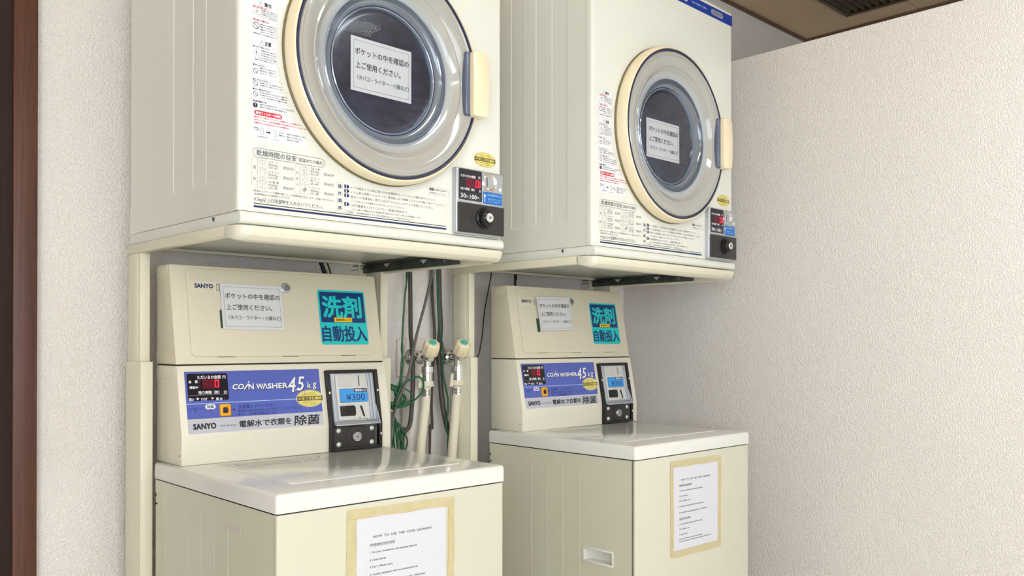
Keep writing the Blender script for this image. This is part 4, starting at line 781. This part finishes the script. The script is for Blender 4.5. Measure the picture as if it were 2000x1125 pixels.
# ------------------------------------------------------------------ English instruction sheets taped to the washer fronts
def how_to(U, label, x0, x1, zt, zb, out, rot):
    c = ((x0+x1)/2, 0.0, zb); r = empty('instruction_sheet', place(U, *c, KW), U[2], label, 'sign', 'English instruction sheets'); r.scale = (KW,)*3; org(*c)
    fm = lambda u, v, h: (u, -0.0003-h, v)
    sweep_prism('sheet', [(x0, zb), (x1, zb+rot*(x1-x0)), (x1, zt+rot*(x1-x0)), (x0, zt)], M_paper, r, fm, -0.0001, 0.0004)
    P = Print(lambda u, v, h: fm(u, v+rot*(u-x0), 0.00045+h), 0.0001)
    T = [('HOW  TO  USE  THE  COIN  LAUNDRY', 0.037, 0.141, -0.0405, 0.0062, 0), ('WASHING MACHINE', 0.029, 0.058, -0.0555, 0.0062, 1), ('1. Put your clothes into the washing machine', 0.029, 0.112, -0.0705, 0.0052, 0), ('2. Close the lid.', 0.029, 0.038, -0.0845, 0.0052, 0),
         ('3. Put 3 100yen coins.', 0.029, 0.054, -0.0985, 0.0052, 0), ('4. Laundry detergent will be automatically set.', 0.029, 0.115, -0.1130, 0.0052, 0), ('5. It will finish washing clothes about 30 ~ 40minutes.', 0.029, 0.133, -0.1300, 0.0052, 0), ('DRYER MACHINE', 0.029, 0.052, -0.1465, 0.0062, 1),
         ('1. Put your washed clothes into the machine.', 0.029, 0.109, -0.1615, 0.0052, 0), ('2. Put 100yen coin.', 0.029, 0.047, -0.1750, 0.0052, 0), ('3. Close the lid.', 0.029, 0.038, -0.1890, 0.0052, 0), ('It takes the clothes for 30 minutes by 100yen.', 0.029, 0.110, -0.2020, 0.0048, 0), ('If you need to dry your clothes more, put another 100yen coins!', 0.029, 0.149, -0.2085, 0.0048, 0)]
    for t, a, w, z, em, ul in T:
        P.text(t, x0+a, zt+z, em, 'k', w=w, bold=0.01)
        if ul: P.rect(x0+a, x0+a+w, zt+z-0.0035, zt+z-0.0031, 'k', 3)
    P.build('printed_text', r)
    ox0, ox1, oz0, oz1 = out; rnd = random.Random(int(x0*1e4))
    def strip(a, b, w, h0):        # a strip of tape from a to b, edges slightly crumpled
        a, b = Vector(a), Vector(b); d = (b-a); n_ = 14; L_ = d.length; d.normalize(); q = Vector((-d.y, d.x)); s1, s2 = [], []
        for k in range(n_+1):
            p_ = a+d*(L_*k/n_); j = rnd.uniform(-0.0009, 0.0009); s1.append(tuple(p_+q*(w/2+j))); s2.append(tuple(p_-q*(w/2+rnd.uniform(-0.0009, 0.0009))))
        o = sweep_prism('tape_strip', s1+s2[::-1], M_tape, r, fm, h0, h0+0.0003)
        P2 = Print(lambda u, v, h: fm(u, v, h0+0.00035+h), 0.0001)
        for s_, sg in ((s1, -1), (s2, 1)):
            for k in range(n_):
                if rnd.random() < 0.8: P2.line(*s_[k], *s_[k+1], 0.0013*rnd.uniform(0.4, 1.3), M_taped, 1)
        if rnd.random() < 2: mid = [(a+d*(L_*k/8)+q*rnd.uniform(-0.002, 0.002)) for k in range(9)]; [P2.line(*mid[k], *mid[k+1], 0.0005, M_taped, 1) for k in range(8) if k % 3]
        P2.build('tape_crease', o)
    wv = x0-ox0-0.004; 
    sl_ = rot
    strip((ox0+0.004+(x0-ox0)*0.3, oz1-0.012), (ox0+0.006+(x0-ox0)*0.3, oz0+0.004), max(0.013, wv), 0.0006)
    strip((ox1-0.008, oz1-0.010), (ox1-0.010, oz0+0.006), 0.0150, 0.0006)
    strip((ox0+0.002, oz1-0.0085), (ox1, oz1-0.0085+sl_*0.2), 0.0165, 0.0009)
    strip((ox0+0.004, oz0+0.007), (ox1-0.002, oz0+0.007+sl_*0.3), 0.0150, 0.0009)
    org(); return r
how_to(UA, 'white English instruction sheet taped on the left washer front, cut off by the frame', 0.1645, 0.3775, -0.3335, -0.5650, (0.1410, 0.4020, -0.5800, -0.3180), -0.018)
how_to(UB, 'white English instruction sheet with yellowed tape on the right washer front', 0.1600, 0.3790, -0.3360, -0.5660, (0.1475, 0.3930, -0.5830, -0.3235), -0.010)

# ------------------------------------------------------------------ taps, hoses and cables on the wall between the machines (world x, depth, fitted height)
def tap(fx, label):
    z = -0.0454; r = empty('water_tap', (fx, YW, H+z), 0, label, 'tap', 'wall taps'); org(fx, YW, z)
    revolve('flange', [(0.0, 0.028), (0.014, 0.028), (0.018, 0.024), (0.0265, 0.016), (0.0300, 0.007), (0.0305, 0.0)], (fx, YW, z), (0, -1, 0), M_chrome, r, 32)
    revolve('body', [(0.0, 0.0), (0.0130, 0.0), (0.0145, 0.008), (0.0145, 0.014), (0.0195, 0.020), (0.0195, 0.032), (0.0145, 0.037), (0.0135, 0.070), (0.0115, 0.082), (0.0, 0.088)], (fx, YW-0.018, z), (0, -1, 0), M_chrome, r, 28)
    yb = YW-0.085
    revolve('spout', [(0.0, 0.0), (0.0125, 0.0), (0.0125, 0.018), (0.0112, 0.022), (0.0112, 0.034), (0.0175, 0.036), (0.0175, 0.052), (0.0155, 0.054), (0.0155, 0.078), (0.0, 0.078)], (fx-0.002, yb, z+0.010), (0, 0, -1), M_chrome, r, 28)
    ax = Vector((-0.188, -0.629, 0.754)).normalized(); st = Vector((fx-0.0114, YW-0.0995, z+0.001))
    revolve('stem', [(0.0, 0.0), (0.0090, 0.0), (0.0080, 0.030), (0.0, 0.030)], st, ax, M_chrome, r, 20)
    k0 = st+ax*0.012
    kb = revolve('knob', [(0.0, 0.0), (0.0150, 0.0), (0.0215, 0.004), (0.0235, 0.010), (0.0232, 0.034), (0.0210, 0.040), (0.0150, 0.0436), (0.0, 0.0445)], k0, ax, M_knob, r, 64, 0.05, 8)
    revolve('knob_cap', [(0.0, 0.0012), (0.0105, 0.0010), (0.0115, 0.0)], k0+ax*0.0442, ax, M_teal, kb, 24)
    org(); return r
tap(1.5400, 'chrome wall tap with beige knob, left of the two')
tap(1.6550, 'chrome wall tap with beige knob, right of the two, beside stand post')
def wires(name, pts, r, mt, label, cat, flat=1.0, n=8):
    top = pts[0]; org(*top); o = tube(name, pts, r, mt, None, n, 6, flat); o.location = (top[0], top[1], top[2]+H); tag(o, label, cat); org(); return o
def hose(pts, label):
    t = pts[0]; org(*t); r = empty('supply_hose', (t[0], t[1], t[2]+H), 0, label, 'hose', 'washer supply hoses')
    x, y, z = t
    revolve('collar', [(0.0, 0.0), (0.0215, 0.0), (0.0215, 0.010), (0.0245, 0.0105), (0.0245, 0.014), (0.0150, 0.016), (0.0140, 0.024), (0.0, 0.024)], (x, y, z), (0, 0, -1), M_hose, r, 28)
    sweep_prism('clip', [(-0.034, -0.018), (-0.022, -0.018), (-0.019, 0.020), (-0.027, 0.020)], M_hose, r, lambda u, v, h: (x+u, y-h-0.004, z+v), 0, 0.005, 0.001)
    bm_pts = [(0.0, 0.0)]+[(0.0140+(0.0016 if k % 2 else 0.0), 0.004*k) for k in range(6)]+[(0.0, 0.020)]
    revolve('crimp', bm_pts, (x, y, z-0.022), (0, 0, -1), M_chrome, r, 24)
    tube('tube', [(x, y, z-0.036)]+pts[1:], 0.0140, M_hose, r, 14)
    org(); return r
hose([(1.5335, 1.935, -0.1120), (1.530, 1.935, -0.185), (1.5215, 1.935, -0.245), (1.513, 1.935, -0.318), (1.508, 1.935, -0.50), (1.505, 1.935, -0.85), (1.505, 1.935, -1.15)], 'cream water hose hanging from the left tap')
hose([(1.6485, 1.935, -0.1120), (1.645, 1.935, -0.185), (1.639, 1.935, -0.245), (1.630, 1.935, -0.335), (1.625, 1.935, -0.50), (1.622, 1.935, -0.85), (1.622, 1.935, -1.15)], 'cream water hose hanging from the right tap')
org(1.535, YW, -0.045)
pc = empty('pipe_cover', (1.535, YW, H-0.045), 0, 'pale plate and round pipe cover on the wall behind the taps', 'pipe cover')
box('plate', 1.4895, 1.5920, YW-0.012, YW, -0.100, 0.0075, M_pipe, pc, 0.003)
cyl('pipe', (1.5260, YW-0.032, -0.112), (1.5260, YW-0.032, -1.165), 0.0300, M_pipe, pc, 32, 0.006)
box('connecting_bar', 1.5560, 1.6500, YW-0.018, YW-0.012, -0.053, -0.044, M_steel, pc, 0.001)
org()
Z9 = -1.15
wires('power_cable', [(1.30, 1.975, 0.360), (1.40, 1.972, 0.335), (1.5146, 1.985, 0.26), (1.5149, 1.985, 0.2047), (1.5159, 1.985, 0.1202), (1.5133, 1.98, 0.0262), (1.5064, 1.965, -0.0206), (1.5026, 1.955, -0.1048), (1.4895, 1.95, -0.2259), (1.4659, 1.95, -0.2591), (1.4596, 1.95, -0.32), (1.44, 1.95, Z9)], 0.0062, M_greyd, 'thick dark grey cable running down left of the taps', 'cable')
wires('flat_cable', [(1.30, 1.975, 0.372), (1.40, 1.972, 0.345), (1.5552, 1.93, 0.26), (1.5552, 1.93, 0.2104), (1.5294, 1.93, 0.1191), (1.4986, 1.93, 0.0262), (1.4861, 1.93, -0.0182), (1.4772, 1.93, -0.0538), (1.4666, 1.93, -0.0963), (1.4473, 1.93, -0.1339), (1.4281, 1.93, -0.1697), (1.4110, 1.93, -0.2276), (1.4076, 1.93, -0.2692), (1.3976, 1.93, Z9)], 0.0042, M_grey, 'light grey cable slanting down across the wall to the left tap', 'cable')
wires('thin_cable', [(1.30, 1.975, 0.384), (1.40, 1.972, 0.355), (1.6100, 2.005, 0.26), (1.6100, 2.005, 0.2166), (1.6122, 2.005, 0.1235), (1.6165, 2.0, 0.0271), (1.6137, 2.0, -0.0534), (1.6101, 2.0, -0.0782), (1.6057, 2.0, -0.1827), (1.6081, 2.0, -0.255), (1.5989, 2.0, -0.3246), (1.60, 2.0, Z9)], 0.0040, M_greyd, 'thin brown-grey cable hanging straight down between the two taps', 'cable')
wires('earth_cable', [(1.30, 1.975, 0.396), (1.40, 1.972, 0.365), (1.6204, 1.985, 0.26), (1.6204, 1.985, 0.2169), (1.6226, 1.985, 0.1237), (1.6269, 1.985, 0.0432), (1.6250, 1.990, -0.0374), (1.6247, 1.985, -0.0856), (1.6295, 1.98, -0.1764), (1.6436, 1.975, -0.2498), (1.6626, 1.975, -0.2977), (1.67, 1.97, -0.40), (1.67, 1.97, Z9)], 0.0078, M_greyd, 'thick dark cable running down just right of the left tap', 'cable')
wires('green_wire', [(1.30, 1.975, 0.408), (1.40, 1.972, 0.375), (1.5987, 1.966, 0.26), (1.5987, 1.966, 0.2147), (1.6030, 1.966, 0.1065), (1.6105, 1.965, 0.0269), (1.6209, 1.966, -0.0211), (1.6194, 1.962, -0.0959), (1.6358, 1.960, -0.1759), (1.6289, 1.960, -0.2478), (1.6359, 1.958, -0.2844), (1.6337, 1.958, -0.3412), (1.64, 1.958, Z9)], 0.0026, M_green, 'single green wire twisting down beside the thick dark cable', 'wire')
# green earth wire tied in a coil beside the left washer
org(1.4909, 1.97, 0.199)
g = empty('wire_bundle', (1.4909, 1.97, H+0.199), 0, 'green wire hanging from above and tied in a looped bundle', 'wire')
L = [([(1.30, 1.965, 0.33), (1.40, 1.965, 0.31), (1.4909, 1.97, 0.26), (1.4909, 1.97, 0.199), (1.4902, 1.97, 0.1619), (1.4803, 1.965, 0.1183), (1.4739, 1.965, 0.0258), (1.4702, 1.965, -0.0234), (1.4759, 1.965, -0.0542), (1.4654, 1.96, -0.1001), (1.4500, 1.95, -0.1300), (1.4300, 1.945, -0.1700), (1.4235, 1.94, -0.1906)], 0.0024),
     ([(1.30, 1.96, 0.345), (1.40, 1.96, 0.325), (1.4915, 1.965, 0.26), (1.4905, 1.965, 0.19), (1.4820, 1.962, 0.15), (1.4780, 1.962, 0.1183), (1.4700, 1.962, 0.02), (1.4702, 1.96, -0.0234), (1.4646, 1.96, -0.0663), (1.4578, 1.955, -0.1029), (1.4380, 1.95, -0.1500), (1.4215, 1.94, -0.1906)], 0.0022),
     ([(1.4195, 1.93, -0.190), (1.4051, 1.925, -0.165), (1.4299, 1.925, -0.177), (1.4593, 1.925, -0.1765), (1.5021, 1.92, -0.1469), (1.5129, 1.92, -0.1197), (1.5020, 1.92, -0.1004), (1.4805, 1.925, -0.1015), (1.4423, 1.93, -0.1241), (1.4225, 1.94, -0.188)], 0.0027)]
rnd = random.Random(7)
for k in range(7):     # loops above and tails below the tie
    a = 0.012+0.006*k; h = 0.055+rnd.uniform(0, 0.025); s_ = rnd.uniform(-0.006, 0.012)
    L.append(([(1.4215, 1.94, -0.190), (1.4215-a*0.7+s_, 1.945+0.003*k, -0.190+h*0.55), (1.4215-a*0.3+s_, 1.95, -0.190+h), (1.4215+a*0.7+s_, 1.945, -0.190+h*0.92), (1.4215+a+s_, 1.94-0.002*k, -0.190+h*0.5), (1.4215, 1.94, -0.190)], 0.0023))
for k, (ex, ez) in enumerate(((1.4701, -0.299), (1.4531, -0.296), (1.4426, -0.292), (1.4250, -0.285), (1.4050, -0.25), (1.4580, -0.262))):
    L.append(([(1.4215, 1.94, -0.190), (1.4215+(ex-1.4215)*0.30, 1.942, -0.220), (ex-0.004*k % 3*0.1, 1.94+0.003*k, ez+0.030), (ex, 1.945, ez), (ex-0.008, 1.945, ez-0.010), (ex-0.016, 1.942, ez+0.02), (1.4215+(ex-1.4215)*0.22, 1.938, -0.222), (1.4215, 1.94, -0.192)], 0.0023))
tubes('wire', L, M_green, g)
revolve('tie', [(0.0060, -0.003), (0.0105, -0.0035), (0.0110, 0.0035), (0.0060, 0.003)], (1.4215, 1.94, -0.1905), (0.3, 0, 1), M_tie, g, 16)
org()
wires('black_wire', [(1.8355, 1.99, 0.25), (1.8305, 1.985, 0.2099), (1.8167, 1.98, 0.1703), (1.7940, 1.975, 0.0954), (1.7783, 1.97, 0.0115), (1.7702, 1.97, -0.0236), (1.75, 1.98, -0.2), (1.745, 2.0, Z9)], 0.0019, M_blk, 'thin black wire drooping behind the right washer', 'wire')
wires('black_cable', [(1.9383, 1.99, 0.27), (1.9383, 1.985, 0.20), (1.9383, 1.99, 0.10), (1.9383, 2.0, Z9)], 0.0042, M_blk, 'thick black cable standing behind the right washer top', 'cable')
wires('flat_black_cable', [(1.180, 1.955, 0.30), (1.186, 1.955, 0.240), (1.1995, 1.955, 0.2137), (1.2155, 1.955, 0.175), (1.2300, 1.96, 0.13), (1.235, 2.0, -0.1), (1.235, 2.0, Z9)], 0.0058, M_blk, 'wide black cable coming down behind the left washer top', 'cable')
wires('cream_cable', [(1.194, 1.955, 0.30), (1.200, 1.955, 0.240), (1.2130, 1.955, 0.2137), (1.2290, 1.955, 0.175), (1.244, 1.96, 0.13), (1.249, 2.0, -0.1), (1.249, 2.0, Z9)], 0.0022, M_hose, 'thin white cable beside the wide black cable above the left washer', 'cable')
wires('narrow_black_cable', [(1.199, 1.955, 0.30), (1.205, 1.955, 0.240), (1.2180, 1.955, 0.2137), (1.2340, 1.955, 0.175), (1.249, 1.96, 0.13), (1.254, 2.0, -0.1), (1.254, 2.0, Z9)], 0.0022, M_blk, 'thin black cable right of the white one above the left washer', 'cable')
WS = 1.0272
for o in list(C.objects):
    if o.parent is None and o.name.split('.')[0] in ('water_tap', 'supply_hose', 'pipe_cover', 'power_cable', 'flat_cable', 'thin_cable', 'earth_cable', 'green_wire', 'wire_bundle', 'black_wire', 'black_cable', 'flat_black_cable', 'cream_cable', 'narrow_black_cable'):
        if o.name.split('.')[0] in ('water_tap', 'pipe_cover'): o.location = (o.location.x*WS, YW, H+(o.location.z-H)*WS)
        else: o.location = (o.location.x*WS, o.location.y*WS, H+(o.location.z-H)*WS)
        o.scale = (WS,)*3
# small wall bracket whose edge shows at the left post
struct(box('trim_5', 0.735, 0.7560, YW-0.003, YW, H-0.4463, H-0.4160, M_wall, None, 0.0005))
